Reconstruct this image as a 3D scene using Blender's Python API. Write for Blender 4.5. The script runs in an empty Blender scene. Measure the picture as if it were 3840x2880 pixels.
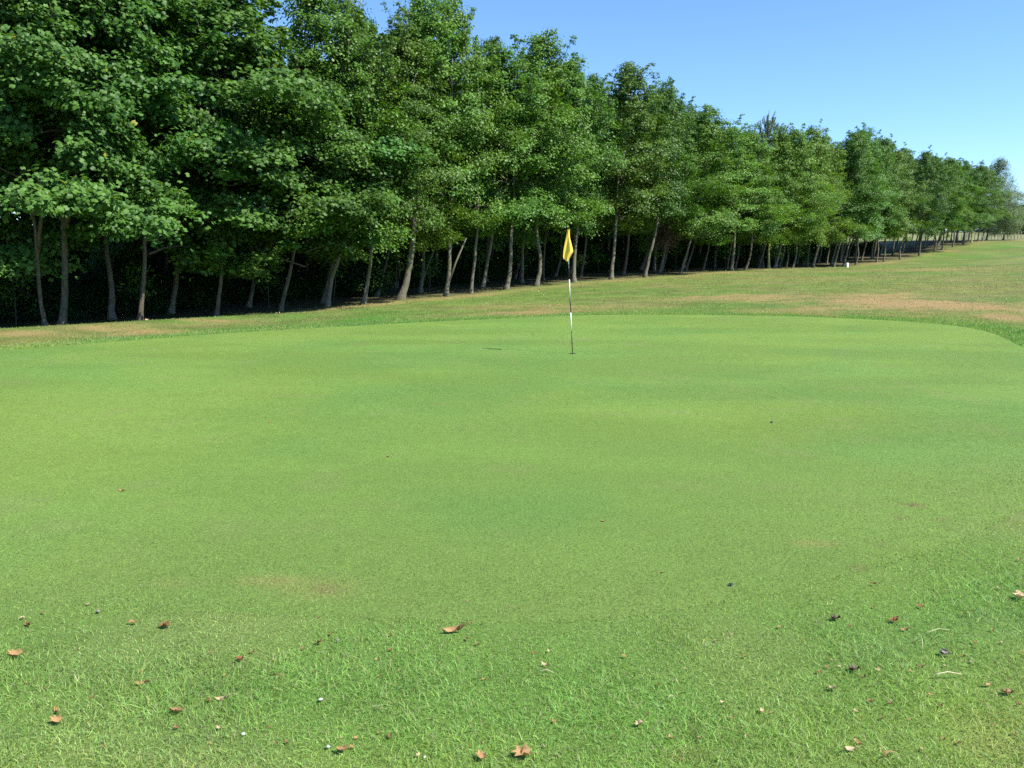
import bpy, math, random
import numpy as np
from mathutils import Vector

# ------------------------------------------------------------------ camera, sky, sun, exposure
scene = bpy.context.scene
COL = scene.collection
W, H = 1024.0, 768.0
F = 796.0                      # focal length in pixels
HORIZON = 255.0
CAM_Z = 1.6
PITCH = math.atan((384.0 - HORIZON) / F)
cam_data = bpy.data.cameras.new('camera')
cam_data.sensor_width = 36.0
cam_data.lens = F / W * 36.0
cam_data.clip_start = 0.05
cam_data.clip_end = 4000.0
cam = bpy.data.objects.new('camera', cam_data)
COL.objects.link(cam)
cam.location = (0, 0, CAM_Z)
cam.rotation_euler = (math.pi / 2 - PITCH, 0, 0)
scene.camera = cam

SUN_EL = math.radians(51.0)
SUN_AZ = math.radians(118.0)   # clockwise from +Y
SUN_DIR = Vector((math.cos(SUN_EL) * math.sin(SUN_AZ), math.cos(SUN_EL) * math.cos(SUN_AZ), math.sin(SUN_EL)))
world = bpy.data.worlds.new('World')
scene.world = world
world.use_nodes = True
wn = world.node_tree.nodes
wn.clear()
sky = wn.new('ShaderNodeTexSky')
sky.sky_type = 'NISHITA'
sky.sun_disc = False
sky.sun_elevation = SUN_EL
sky.sun_rotation = SUN_AZ
sky.air_density = 1.0
sky.dust_density = 0.0
sky.ozone_density = 10.0
sky.altitude = 500.0
bg = wn.new('ShaderNodeBackground')
bg.inputs['Strength'].default_value = 0.112
wo = wn.new('ShaderNodeOutputWorld')
world.node_tree.links.new(sky.outputs[0], bg.inputs[0])
world.node_tree.links.new(bg.outputs[0], wo.inputs[0])

sun_data = bpy.data.lights.new('sun', 'SUN')
sun_data.energy = 4.5
sun_data.angle = math.radians(0.53)
sun_data.color = (1.0, 0.95, 0.85)
sun = bpy.data.objects.new('sun', sun_data)
COL.objects.link(sun)
sun.location = SUN_DIR * 60
sun.rotation_euler = SUN_DIR.to_track_quat('Z', 'Y').to_euler()

vs = scene.view_settings
vs.view_transform = 'Standard'
vs.look = 'None'
vs.gamma = 1.0
vs.use_curve_mapping = False
vs.exposure = 1.15
scene.render.engine = 'CYCLES'
scene.cycles.use_denoising = False
scene.cycles.max_bounces = 6
scene.cycles.diffuse_bounces = 3
scene.cycles.glossy_bounces = 2
scene.cycles.transmission_bounces = 4
scene.cycles.transparent_max_bounces = 4

rng = np.random.default_rng(7)
random.seed(7)

# ------------------------------------------------------------------ small helpers
def px_dir(x, y):
    """ray through a pixel of the 1024x768 picture, scaled so that its Y component is 1"""
    u = (np.asarray(x, float) - W / 2) / F
    v = (H / 2 - np.asarray(y, float)) / F
    dy = math.cos(PITCH) + v * math.sin(PITCH)
    dz = -math.sin(PITCH) + v * math.cos(PITCH)
    return u / dy, dz / dy

def hash2(ix, iy, seed):
    h = (ix.astype(np.int64) * 374761393 + iy.astype(np.int64) * 668265263 + seed * 974634777) & 0xFFFFFFFF
    h = ((h ^ (h >> 13)) * 1274126177) & 0xFFFFFFFF
    h = (h ^ (h >> 16)) & 0xFFFFFFFF
    return h / 4294967295.0

def vnoise(x, y, seed=0):
    ix, iy = np.floor(x), np.floor(y)
    fx, fy = x - ix, y - iy
    fx = fx * fx * (3 - 2 * fx); fy = fy * fy * (3 - 2 * fy)
    a = hash2(ix, iy, seed); b = hash2(ix + 1, iy, seed)
    c = hash2(ix, iy + 1, seed); d = hash2(ix + 1, iy + 1, seed)
    return (a * (1 - fx) + b * fx) * (1 - fy) + (c * (1 - fx) + d * fx) * fy

def fbm(x, y, scale, seed=0, octaves=4):
    s, amp, tot = 0.0, 1.0, 0.0
    x = np.asarray(x, float) / scale; y = np.asarray(y, float) / scale
    for o in range(octaves):
        s = s + amp * vnoise(x * 2 ** o + 17.3 * o, y * 2 ** o - 9.1 * o, seed + o)
        tot += amp; amp *= 0.5
    return s / tot

def sstep(a, b, x):
    t = np.clip((x - a) / (b - a), 0, 1)
    return t * t * (3 - 2 * t)

def mesh_np(name, verts, faces, mat=None, smooth=False, color=None, tint=None):
    """verts (n,3); faces: list of int arrays, each (m,k)"""
    me = bpy.data.meshes.new(name)
    verts = np.ascontiguousarray(verts, dtype=np.float32)
    me.vertices.add(len(verts))
    me.vertices.foreach_set('co', verts.ravel())
    faces = [np.asarray(f, dtype=np.int32) for f in faces if len(f)]
    nl = sum(f.size for f in faces)
    npol = sum(len(f) for f in faces)
    me.loops.add(nl)
    me.polygons.add(npol)
    me.loops.foreach_set('vertex_index', np.concatenate([f.ravel() for f in faces]))
    starts, off = [], 0
    for f in faces:
        starts.append(off + np.arange(len(f), dtype=np.int32) * f.shape[1])
        off += f.size
    me.polygons.foreach_set('loop_start', np.concatenate(starts).astype(np.int32))
    if smooth:
        me.polygons.foreach_set('use_smooth', np.ones(npol, dtype=bool))
    if color is not None:
        at = me.attributes.new('turf', 'FLOAT_COLOR', 'POINT')
        c4 = np.ones((len(verts), 4), np.float32); c4[:, :3] = color
        at.data.foreach_set('color', c4.ravel())
    if tint is not None:
        at = me.attributes.new('tint', 'FLOAT', 'POINT')
        at.data.foreach_set('value', np.ascontiguousarray(tint, np.float32))
    me.update(calc_edges=True)
    if mat:
        me.materials.append(mat)
    return me

def link(name, me, parent=None, loc=None, label=None, cat=None, group=None, kind=None):
    o = bpy.data.objects.new(name, me)
    COL.objects.link(o)
    if parent is not None: o.parent = parent
    if loc is not None: o.location = loc
    if label: o['label'] = label
    if cat: o['category'] = cat
    if group: o['group'] = group
    if kind: o['kind'] = kind
    return o

class MB:
    """collects tubes and sheets into one mesh"""
    def __init__(s): s.v = []; s.q = []; s.t = []; s.n = 0
    def add(s, verts, quads=None, tris=None):
        verts = np.asarray(verts, float)
        if quads is not None and len(quads): s.q.append(np.asarray(quads) + s.n)
        if tris is not None and len(tris): s.t.append(np.asarray(tris) + s.n)
        s.v.append(verts); s.n += len(verts)
    def tube(s, pts, rad, seg=8, lump=0.0, cap=True):
        pts = np.asarray(pts, float); n = len(pts)
        rad = np.broadcast_to(np.asarray(rad, float), (n,))
        tan = np.gradient(pts, axis=0)
        tan /= np.linalg.norm(tan, axis=1)[:, None] + 1e-9
        ref = np.array([1.0, 0, 0]) if abs(tan[0][0]) < 0.8 else np.array([0, 1.0, 0])
        a = np.cross(tan, ref); a /= np.linalg.norm(a, axis=1)[:, None] + 1e-9
        b = np.cross(tan, a)
        th = np.arange(seg) / seg * 2 * math.pi
        rr = rad[:, None] * (1 + lump * (rng.random((n, seg)) - 0.5))
        V = pts[:, None, :] + rr[..., None] * (np.cos(th)[None, :, None] * a[:, None, :] + np.sin(th)[None, :, None] * b[:, None, :])
        i = np.arange(n - 1)[:, None] * seg; j = np.arange(seg)[None, :]; j2 = (j + 1) % seg
        Q = np.stack([i + j, i + j2, i + seg + j2, i + seg + j], -1).reshape(-1, 4)
        V = V.reshape(-1, 3)
        T = None
        if cap:
            V = np.vstack([V, pts[:1], pts[-1:]])
            c0, c1 = n * seg, n * seg + 1
            jj = np.arange(seg); jn = (jj + 1) % seg
            T = np.vstack([np.stack([np.full(seg, c0), jn, jj], -1),
                           np.stack([np.full(seg, c1), (n - 1) * seg + jj, (n - 1) * seg + jn], -1)])
        s.add(V, Q, T)
    def build(s, name, mat, smooth=True, tint=None):
        f = []
        if s.q: f.append(np.vstack(s.q))
        if s.t: f.append(np.vstack(s.t))
        return mesh_np(name, np.vstack(s.v), f, mat, smooth, tint=tint)

# ------------------------------------------------------------------ materials
def new_mat(name):
    m = bpy.data.materials.new(name); m.use_nodes = True
    nt = m.node_tree; nt.nodes.clear()
    out = nt.nodes.new('ShaderNodeOutputMaterial')
    return m, nt, out

def node(nt, kind, **kw):
    n = nt.nodes.new(kind)
    for k, v in kw.items(): setattr(n, k, v)
    return n

def mixrgb(nt, a, b, fac, blend='MIX'):
    n = node(nt, 'ShaderNodeMix', data_type='RGBA', blend_type=blend)
    for s, v in ((n.inputs[0], fac), (n.inputs[6], a), (n.inputs[7], b)):
        if hasattr(v, 'is_linked') or hasattr(v, 'links'): nt.links.new(v, s)
        elif isinstance(v, (int, float)): s.default_value = v
        else: s.default_value = (*v, 1.0)
    return n.outputs[2]

def noise(nt, scale, detail=3.0, rough=0.55, vec=None):
    n = node(nt, 'ShaderNodeTexNoise')
    n.inputs['Scale'].default_value = scale
    n.inputs['Detail'].default_value = detail
    n.inputs['Roughness'].default_value = rough
    if vec is None:
        g = node(nt, 'ShaderNodeTexCoord'); vec = g.outputs['Object']
    nt.links.new(vec, n.inputs['Vector'])
    return n.outputs[0]

def ramp(nt, val, stops):
    r = node(nt, 'ShaderNodeValToRGB')
    el = r.color_ramp.elements
    while len(el) < len(stops): el.new(0.5)
    for e, (p, c) in zip(el, stops):
        e.position = p
        e.color = (c, c, c, 1) if isinstance(c, (int, float)) else (*c, 1)
    nt.links.new(val, r.inputs[0])
    return r.outputs[0]

def turf_material(name, fine_bump, speck):
    m, nt, out = new_mat(name)
    at = node(nt, 'ShaderNodeAttribute', attribute_name='turf')
    n1 = noise(nt, 55.0, 2.0, 0.7)
    n2 = noise(nt, 240.0, 2.0, 0.6)
    n3 = noise(nt, 9.0, 3.0, 0.6)
    f1 = ramp(nt, n1, [(0.32, 1 - speck), (0.68, 1 + speck * 0.9)])
    f2 = ramp(nt, n2, [(0.3, 1 - speck * 1.2), (0.7, 1 + speck)])
    f3 = ramp(nt, n3, [(0.3, 0.93), (0.7, 1.05)])
    c = mixrgb(nt, at.outputs['Color'], f1, 1.0, 'MULTIPLY')
    c = mixrgb(nt, c, f2, 1.0, 'MULTIPLY')
    c = mixrgb(nt, c, f3, 1.0, 'MULTIPLY')
    p = node(nt, 'ShaderNodeBsdfPrincipled')
    p.inputs['Roughness'].default_value = 0.75
    p.inputs['Specular IOR Level'].default_value = 0.06
    p.inputs['Sheen Weight'].default_value = 0.0
    nt.links.new(c, p.inputs['Base Color'])
    b = node(nt, 'ShaderNodeBump'); b.inputs['Strength'].default_value = fine_bump; b.inputs['Distance'].default_value = 0.02
    mx = node(nt, 'ShaderNodeMath', operation='ADD')
    nt.links.new(n1, mx.inputs[0]); nt.links.new(n2, mx.inputs[1])
    nt.links.new(mx.outputs[0], b.inputs['Height'])
    nt.links.new(b.outputs[0], p.inputs['Normal'])
    nt.links.new(p.outputs[0], out.inputs[0])
    return m

def blade_material():
    m, nt, out = new_mat('grass_blade')
    at = node(nt, 'ShaderNodeAttribute', attribute_name='turf')
    p = node(nt, 'ShaderNodeBsdfPrincipled')
    p.inputs['Roughness'].default_value = 0.5
    p.inputs['Specular IOR Level'].default_value = 0.35
    nt.links.new(at.outputs['Color'], p.inputs['Base Color'])
    t = node(nt, 'ShaderNodeBsdfTranslucent')
    tc = mixrgb(nt, at.outputs['Color'], (1.15, 1.2, 0.55), 1.0, 'MULTIPLY')
    nt.links.new(tc, t.inputs[0])
    mx = node(nt, 'ShaderNodeMixShader'); mx.inputs[0].default_value = 0.4
    nt.links.new(p.outputs[0], mx.inputs[1]); nt.links.new(t.outputs[0], mx.inputs[2])
    nt.links.new(mx.outputs[0], out.inputs[0])
    return m

def leaf_material(name, dark, light, rough=0.42, trans=0.3, yellow=0.0, spec=0.5):
    m, nt, out = new_mat(name)
    at = node(nt, 'ShaderNodeAttribute', attribute_name='tint')
    oi = node(nt, 'ShaderNodeObjectInfo')
    stops = [(0.0, dark), (0.93 if yellow else 1.0, light)]
    if yellow:
        stops += [(0.985, (light[0] * 1.6, light[1] * 1.3, light[2])), (1.0, (0.30, 0.24, 0.03))]
    c = ramp(nt, at.outputs['Fac'], stops)
    c = mixrgb(nt, c, oi.outputs['Color'], 1.0, 'MULTIPLY')
    p = node(nt, 'ShaderNodeBsdfPrincipled')
    p.inputs['Roughness'].default_value = rough
    p.inputs['Specular IOR Level'].default_value = spec
    nt.links.new(c, p.inputs['Base Color'])
    t = node(nt, 'ShaderNodeBsdfTranslucent')
    tc = mixrgb(nt, c, (1.5, 1.5, 0.45), 1.0, 'MULTIPLY')
    nt.links.new(tc, t.inputs[0])
    mx = node(nt, 'ShaderNodeMixShader'); mx.inputs[0].default_value = trans
    nt.links.new(p.outputs[0], mx.inputs[1]); nt.links.new(t.outputs[0], mx.inputs[2])
    nt.links.new(mx.outputs[0], out.inputs[0])
    return m

def bark_material(name, c1, c2, moss, moss_amt):
    m, nt, out = new_mat(name)
    g = node(nt, 'ShaderNodeTexCoord')
    mp = node(nt, 'ShaderNodeMapping'); mp.inputs['Scale'].default_value = (1, 1, 0.35)
    nt.links.new(g.outputs['Object'], mp.inputs[0])
    n1 = noise(nt, 14.0, 4.0, 0.65, mp.outputs[0])
    n2 = noise(nt, 60.0, 3.0, 0.6, mp.outputs[0])
    n3 = noise(nt, 2.2, 3.0, 0.6)
    c = mixrgb(nt, c1, c2, ramp(nt, n1, [(0.35, 0.0), (0.65, 1.0)]))
    c = mixrgb(nt, c, moss, ramp(nt, n3, [(0.62 - moss_amt * 0.3, 0.0), (0.75 - moss_amt * 0.25, 0.9)]))
    c = mixrgb(nt, c, ramp(nt, n2, [(0.3, 0.7), (0.7, 1.2)]), 1.0, 'MULTIPLY')
    p = node(nt, 'ShaderNodeBsdfPrincipled'); p.inputs['Roughness'].default_value = 0.9
    p.inputs['Specular IOR Level'].default_value = 0.15
    nt.links.new(c, p.inputs['Base Color'])
    b = node(nt, 'ShaderNodeBump'); b.inputs['Strength'].default_value = 0.7; b.inputs['Distance'].default_value = 0.02
    mx = node(nt, 'ShaderNodeMath', operation='ADD')
    nt.links.new(n1, mx.inputs[0]); nt.links.new(n2, mx.inputs[1])
    nt.links.new(mx.outputs[0], b.inputs['Height']); nt.links.new(b.outputs[0], p.inputs['Normal'])
    nt.links.new(p.outputs[0], out.inputs[0])
    return m

def plain_material(name, col, rough=0.5, var=0.12, scale=30.0, trans=0.0, spec=0.4):
    m, nt, out = new_mat(name)
    n1 = noise(nt, scale, 3.0, 0.6)
    c = mixrgb(nt, col, ramp(nt, n1, [(0.3, 1 - var), (0.7, 1 + var)]), 1.0, 'MULTIPLY')
    p = node(nt, 'ShaderNodeBsdfPrincipled'); p.inputs['Roughness'].default_value = rough
    p.inputs['Specular IOR Level'].default_value = spec
    nt.links.new(c, p.inputs['Base Color'])
    sh = p.outputs[0]
    if trans:
        t = node(nt, 'ShaderNodeBsdfTranslucent'); nt.links.new(c, t.inputs[0])
        mx = node(nt, 'ShaderNodeMixShader'); mx.inputs[0].default_value = trans
        nt.links.new(sh, mx.inputs[1]); nt.links.new(t.outputs[0], mx.inputs[2]); sh = mx.outputs[0]
    nt.links.new(sh, out.inputs[0])
    return m

M = {}
M['ground'] = turf_material('rough_turf', 0.55, 0.22)
M['green'] = turf_material('mown_turf', 0.5, 0.24)
M['blade'] = blade_material()
M['syc'] = leaf_material('sycamore_leaf', (0.032, 0.088, 0.020), (0.106, 0.226, 0.038), 0.5, 0.30, yellow=1, spec=0.25)
M['ald'] = leaf_material('alder_leaf', (0.036, 0.094, 0.018), (0.132, 0.260, 0.037), 0.45, 0.30, spec=0.26)
M['birch'] = leaf_material('birch_leaf', (0.05, 0.085, 0.035), (0.095, 0.15, 0.06), 0.5, 0.3)
M['needle'] = leaf_material('pine_needle', (0.085, 0.13, 0.06), (0.17, 0.22, 0.11), 0.5, 0.1)
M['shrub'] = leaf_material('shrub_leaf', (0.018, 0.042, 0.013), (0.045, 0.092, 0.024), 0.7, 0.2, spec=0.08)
M['bark'] = bark_material('grey_bark', (0.105, 0.095, 0.072), (0.20, 0.185, 0.145), (0.12, 0.125, 0.055), 0.45)
M['bark_brown'] = bark_material('brown_grey_bark', (0.075, 0.062, 0.045), (0.150, 0.128, 0.095), (0.09, 0.095, 0.045), 0.4)
M['bark_dark'] = bark_material('brown_bark', (0.06, 0.05, 0.038), (0.12, 0.105, 0.08), (0.08, 0.085, 0.045), 0.3)
M['bark_yellow'] = bark_material('lichen_bark', (0.24, 0.23, 0.12), (0.40, 0.38, 0.20), (0.48, 0.43, 0.12), 0.8)
M['dead'] = plain_material('dead_twig', (0.16, 0.11, 0.075), 0.9, 0.25)
M['white'] = plain_material('white_paint', (0.80, 0.79, 0.76), 0.35, 0.04)
M['black'] = plain_material('black_paint_hole_shade', (0.012, 0.012, 0.012), 0.35, 0.1)  # flagstick paint; also colours the disc that stands for shade in the hole
M['flag'] = plain_material('flag_cloth', (0.92, 0.685, 0.115), 0.7, 0.04, 40, 0.3, 0.2)
M['grey'] = plain_material('grey_wood', (0.22, 0.20, 0.17), 0.85, 0.2)
M['leaf_brown'] = plain_material('dry_leaf_brown', (0.20, 0.10, 0.045), 0.6, 0.3, 60, 0.15)
M['leaf_tan'] = plain_material('dry_leaf_tan', (0.34, 0.205, 0.09), 0.65, 0.3, 60, 0.15)
M['leaf_red'] = plain_material('dry_leaf_red', (0.24, 0.075, 0.035), 0.55, 0.3, 60, 0.15)
M['leaf_pale'] = plain_material('dry_leaf_pale', (0.44, 0.34, 0.20), 0.65, 0.25, 60, 0.15)
M['leaf_dark'] = plain_material('dry_leaf_dark', (0.075, 0.045, 0.028), 0.6, 0.3, 60, 0.1)
M['leaf_grey'] = plain_material('dry_leaf_grey', (0.20, 0.18, 0.16), 0.8, 0.35, 60, 0.1)
M['shell'] = plain_material('white_shell', (0.46, 0.44, 0.43), 0.6, 0.12, 60)
M['straw'] = plain_material('straw', (0.52, 0.47, 0.30), 0.7, 0.15, 60, 0.1)
M['slate'] = plain_material('dark_slate', (0.03, 0.034, 0.05), 0.4, 0.2, 60)

# ------------------------------------------------------------------ the tree line in plan: X = LA + LB * Y
LA, LB = -28.5, 0.857
LDIR = np.array([LB, 1.0]); LDIR /= np.linalg.norm(LDIR)
LNRM = np.array([-LDIR[1], LDIR[0]])         # away from the camera, into the wood
def line_depth(px, py):
    u, _ = px_dir(px, py)
    return -LA / (LB - u)
def line_dist(x, y):                          # signed distance behind the front row
    return (np.asarray(x) - LA) * LNRM[0] + np.asarray(y) * LNRM[1]

K = 1024 / 2212.0
# front row trunks: base x, y, then a point higher on the trunk x, y (2212-wide picture), diameter in metres, kind
FRONT = [
    (97, 692, 88, 560, .13, 'syc'), (133, 705, 140, 470, .23, 'syc'), (302, 695, 311, 500, .17, 'syc'),
    (467, 685, 482, 480, .15, 'syc'), (605, 672, 640, 505, .17, 'syc'), (707, 663, 752, 450, .19, 'ald'),
    (784, 658, 812, 470, .17, 'ald'), (865, 648, 895, 500, .30, 'ald'), (962, 642, 976, 480, .19, 'ald'),
    (1017, 637, 1030, 540, .15, 'ald'), (1093, 628, 1107, 500, .22, 'ald'), (1158, 618, 1165, 500, .22, 'ald'),
    (1240, 610, 1246, 480, .22, 'ald'), (1320, 605, 1335, 450, .22, 'ald'), (1393, 600, 1416, 490, .21, 'ald'),
    (1470, 592, 1497, 505, .15, 'ald'), (1580, 585, 1587, 515, .22, 'ald'), (1609, 585, 1626, 510, .17, 'ald'),
    (1661, 580, 1664, 525, .18, 'yel'), (1672, 579, 1692, 510, .2, 'ald'), (1712, 579, 1724, 510, .16, 'ald'), (1756, 578, 1773, 505, .22, 'ald'),
    (1801, 577, 1817, 510, .19, 'ald'), (1822, 576, 1838, 510, .19, 'ald'), (1848, 572, 1855, 505, .14, 'ald'),
    (1893, 567, 1899, 505, .17, 'ald'), (1909, 566, 1914, 505, .18, 'ald'), (1944, 561, 1952, 510, .18, 'ald'),
    (1985, 553, 1990, 505, .2, 'ald'), (2017, 545, 2021, 500, .2, 'ald'), (2035, 540, 2040, 497, .2, 'ald'),
    (2058, 534, 2062, 495, .2, 'ald'), (2080, 530, 2084, 495, .2, 'ald'), (2098, 527, 2100, 495, .2, 'yel'), (2112, 522, 2115, 497, .18, 'ald'),
    (2122, 520, 2126, 498, .18, 'ald'),
]
# ------------------------------------------------------------------ terrain: a smooth sheet through surveyed points
ctrl = []
def cp(px, py, Y):
    u, w = px_dir(px, py)
    ctrl.append((u * Y, Y, CAM_Z + w * Y))
fr_xy = []
for (bx, by, tx, ty, dia, kd) in FRONT:
    x, y = bx * K, by * K
    Y = float(line_depth(x, y)); u, w = px_dir(x, y)
    fr_xy.append((float(u) * Y, Y))
    if kd != 'yel' and bx not in (97, 1609, 1822, 1909, 2035, 2080, 2112, 1017, 784):
        ctrl.append((float(u) * Y, Y, CAM_Z + float(w) * Y))
for x, y, z in [(0, 0, 0), (-5, 0, 0), (5, 0, 0), (0, -8, 0), (-4, 5, 0), (4, 5, 0), (0, 9, 0), (7, 9, 0.02), (-8, 9, 0),
                (-12, 0, 0), (12, 0, 0.05), (-20, -10, 0), (20, -10, 0.2), (0.9, 13.6, 0.02), (8, 15, .10), (-7.5, 14.5, 0.0),
                (3, 20, 0.10), (12, 21, 0.3), (-30, 15, -0.4), (-30, 40, -0.2), (-15, 55, 0.6), (10, 85, 1.6), (30, 130, 3.6),
                (30, 30, 0.8), (45, 50, 1.5), (90, 60, 2.6), (60, 10, 0.9)]:
    ctrl.append((x, y, z))
cp(1024, 241, 112); cp(1080, 240, 118); cp(1010, 236.5, 165); cp(1010, 232.5, 240); cp(900, 232, 240); cp(1150, 232, 240)
ctrl = np.array(ctrl)
def tps_kernel(r2):
    return 0.5 * r2 * np.log(r2 + 1e-9)
_n = len(ctrl)
_d2 = ((ctrl[:, None, :2] - ctrl[None, :, :2]) ** 2).sum(-1)
_A = np.zeros((_n + 3, _n + 3))
_A[:_n, :_n] = tps_kernel(_d2) + np.eye(_n) * 6.0
_A[:_n, _n] = 1; _A[:_n, _n + 1:] = ctrl[:, :2]
_A[_n, :_n] = 1; _A[_n + 1:, :_n] = ctrl[:, :2].T
_w = np.linalg.solve(_A, np.concatenate([ctrl[:, 2], np.zeros(3)]))
def ground_z(x, y):
    x = np.asarray(x, float); y = np.asarray(y, float)
    shp = np.broadcast(x, y).shape
    x = np.broadcast_to(x, shp).ravel(); y = np.broadcast_to(y, shp).ravel()
    xc = np.clip(x, -60, 220); yc = np.clip(y, -25, 260)
    z = np.empty(len(x))
    for i in range(0, len(x), 40000):
        s = slice(i, i + 40000)
        r2 = (xc[s, None] - ctrl[None, :, 0]) ** 2 + (yc[s, None] - ctrl[None, :, 1]) ** 2
        z[s] = tps_kernel(r2) @ _w[:_n] + _w[_n] + xc[s] * _w[_n + 1] + yc[s] * _w[_n + 2]
    far = sstep(14, 40, np.hypot(x, y))
    z += far * 0.22 * (fbm(x, y, 16.0, 51, 2) - 0.5)
    z += 0.035 * (fbm(x, y, 4.5, 52, 2) - 0.5) * sstep(6, 12, np.hypot(x, y))
    # low bank between the green and the first trees
    z += 0.16 * np.exp(-((line_dist(x, y) + 2.2) / 1.1) ** 2) * sstep(26, 19, y) * sstep(8, 14, y)
    return z.reshape(shp)

def pick(px, py, tmax=400.0):
    """where the ray through a pixel meets the ground"""
    u, w = px_dir(px, py); u = float(u); w = float(w)
    Y = np.geomspace(1.0, tmax, 500)
    f = CAM_Z + w * Y - ground_z(u * Y, Y)
    k = np.argmax(f < 0)
    if not (f < 0).any(): k = len(Y) - 1
    a, b = Y[max(k - 1, 0)], Y[k]
    for _ in range(24):
        m = 0.5 * (a + b)
        if CAM_Z + w * m - float(ground_z(u * m, m)) < 0: b = m
        else: a = m
    return np.array([u * b, b, float(ground_z(u * b, b))])

# ------------------------------------------------------------------ outline of the putting green
far_edge = [(2205, 748), (2150, 722), (2080, 706), (1980, 696), (1850, 689), (1650, 682), (1400, 680), (1230, 682), (1000, 692), (800, 702), (600, 713), (400, 726), (200, 742), (0, 757), (-200, 775)]
near_edge = [(-420, 1225), (-200, 1270), (0, 1298), (300, 1318), (600, 1332), (900, 1346), (1150, 1350), (1400, 1330), (1650, 1290), (1850, 1240), (2040, 1180), (2205, 1105)]
pts = [pick(x * K, y * K)[:2] for x, y in far_edge]
pN = [pick(x * K, y * K)[:2] for x, y in near_edge]
pL = [(pts[-1] * 0.66 + pN[0] * 0.34) + np.array([-1.0, 0.3]), (pts[-1] * 0.33 + pN[0] * 0.67) + np.array([-1.0, -0.1])]
pR = [(pN[-1] * 0.7 + pts[0] * 0.3) + np.array([1.2, -0.2]), (pN[-1] * 0.3 + pts[0] * 0.7) + np.array([0.8, -0.1])]
ctl = np.array(pts + pL + pN + pR)
def catmull(P, n):
    out = []
    m = len(P)
    for i in range(m):
        p0, p1, p2, p3 = P[(i - 1) % m], P[i], P[(i + 1) % m], P[(i + 2) % m]
        for t in np.arange(n) / n:
            out.append(0.5 * ((2 * p1) + (-p0 + p2) * t + (2 * p0 - 5 * p1 + 4 * p2 - p3) * t * t + (-p0 + 3 * p1 - 3 * p2 + p3) * t ** 3))
    return np.array(out)
OUT = catmull(ctl, 14)
for _ in range(8):
    OUT = 0.25 * np.roll(OUT, 1, 0) + 0.5 * OUT + 0.25 * np.roll(OUT, -1, 0)
GC = OUT.mean(0)
_ang = np.arctan2(OUT[:, 1] - GC[1], OUT[:, 0] - GC[0])
_rad = np.hypot(OUT[:, 0] - GC[0], OUT[:, 1] - GC[1])
_o = np.argsort(_ang)
ANG = np.concatenate([_ang[_o] - 2 * math.pi, _ang[_o], _ang[_o] + 2 * math.pi])
RAD = np.tile(_rad[_o], 3)
def green_r(th): return np.interp(th, ANG, RAD)
def green_d(x, y):
    """signed distance-like value to the edge of the green, negative inside"""
    dx, dy = np.asarray(x) - GC[0], np.asarray(y) - GC[1]
    r = np.hypot(dx, dy); th = np.arctan2(dy, dx)
    R = green_r(th)
    dR = (green_r(th + 0.02) - green_r(th - 0.02)) / 0.04
    return (r - R) / np.sqrt(1 + (dR / np.maximum(R, .1)) ** 2)

# ------------------------------------------------------------------ colour of the turf, by place
blots = []     # worn or lush spots: x, y, rx, ry, colour, strength
def blot(px, py, wpx, hpx, col, s):
    c = pick(px, py); a = pick(px - wpx, py); b = pick(px, py - hpx); b2 = pick(px, py + hpx)
    blots.append((c[0], c[1], abs(c[0] - a[0]) + 1e-3, 0.5 * abs(b[1] - b2[1]) + 1e-3, col, s))
TAN = np.array([0.275, 0.197, 0.090]); LUSH = np.array([0.075, 0.165, 0.028]); SOIL = np.array([0.15, 0.10, 0.06])
S4 = 1024 / 3840.0
for x, y, w, h, c, s in [
    (3400, 1140, 330, 30, TAN, .75), (3250, 1125, 200, 22, TAN, .6), (2900, 1115, 320, 12, TAN, .5), (2700, 1120, 260, 10, TAN, .45),
    (3700, 1150, 150, 30, TAN, .6), (2250, 1150, 300, 14, TAN, .35), (3790, 1185, 120, 20, TAN, .5), (3500, 1010, 200, 6, TAN, .4),
    (3650, 900, 200, 5, TAN, .45), (3300, 985, 120, 5, TAN, .35), (1900, 1150, 250, 10, TAN, .35), (2000, 1175, 150, 8, TAN, .4),
    (420, 1235, 260, 14, TAN, .65), (820, 1205, 200, 8, TAN, .7), (100, 1250, 120, 14, TAN, .6), (560, 1250, 110, 10, TAN, .5), (3000, 1165, 250, 12, TAN, .35),
    (3600, 960, 140, 12, LUSH, .7), (3790, 930, 90, 12, LUSH, .6), (3480, 968, 90, 8, LUSH, .5),
    (3770, 1235, 110, 22, LUSH, .9), (1350, 1195, 130, 14, LUSH, .75), (1100, 1225, 260, 12, LUSH, .55), (1700, 1200, 160, 8, LUSH, .4), (700, 1260, 300, 8, LUSH, .4),
    (1230, 2215, 45, 12, SOIL, .4), (1170, 2205, 150, 34, TAN, .16), (1000, 2180, 100, 18, TAN, .3), (640, 2190, 90, 20, TAN, .2),
    (3323, 2046, 24, 10, SOIL, .75), (3209, 2136, 28, 12, SOIL, .75), (3420, 1896, 36, 6, SOIL, .6), (3380, 1945, 30, 6, SOIL, .4), (3520, 1950, 30, 5, SOIL, .4),
    (1925, 2284, 16, 6, SOIL, .6), (1460, 2365, 30, 9, SOIL, .4), (3060, 2040, 80, 12, TAN, .25), (3140, 1600, 60, 8, TAN, .1), (2570, 2840, 120, 30, TAN, .35),
    (3700, 2800, 160, 60, TAN, .3), (3640, 2700, 140, 50, TAN, .2), (300, 2830, 120, 25, TAN, .25)]:
    blot(x * S4, y * S4, w * S4, h * S4, c, min(.95, s * (1.3 if y < 1400 else 1.0)))

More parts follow.
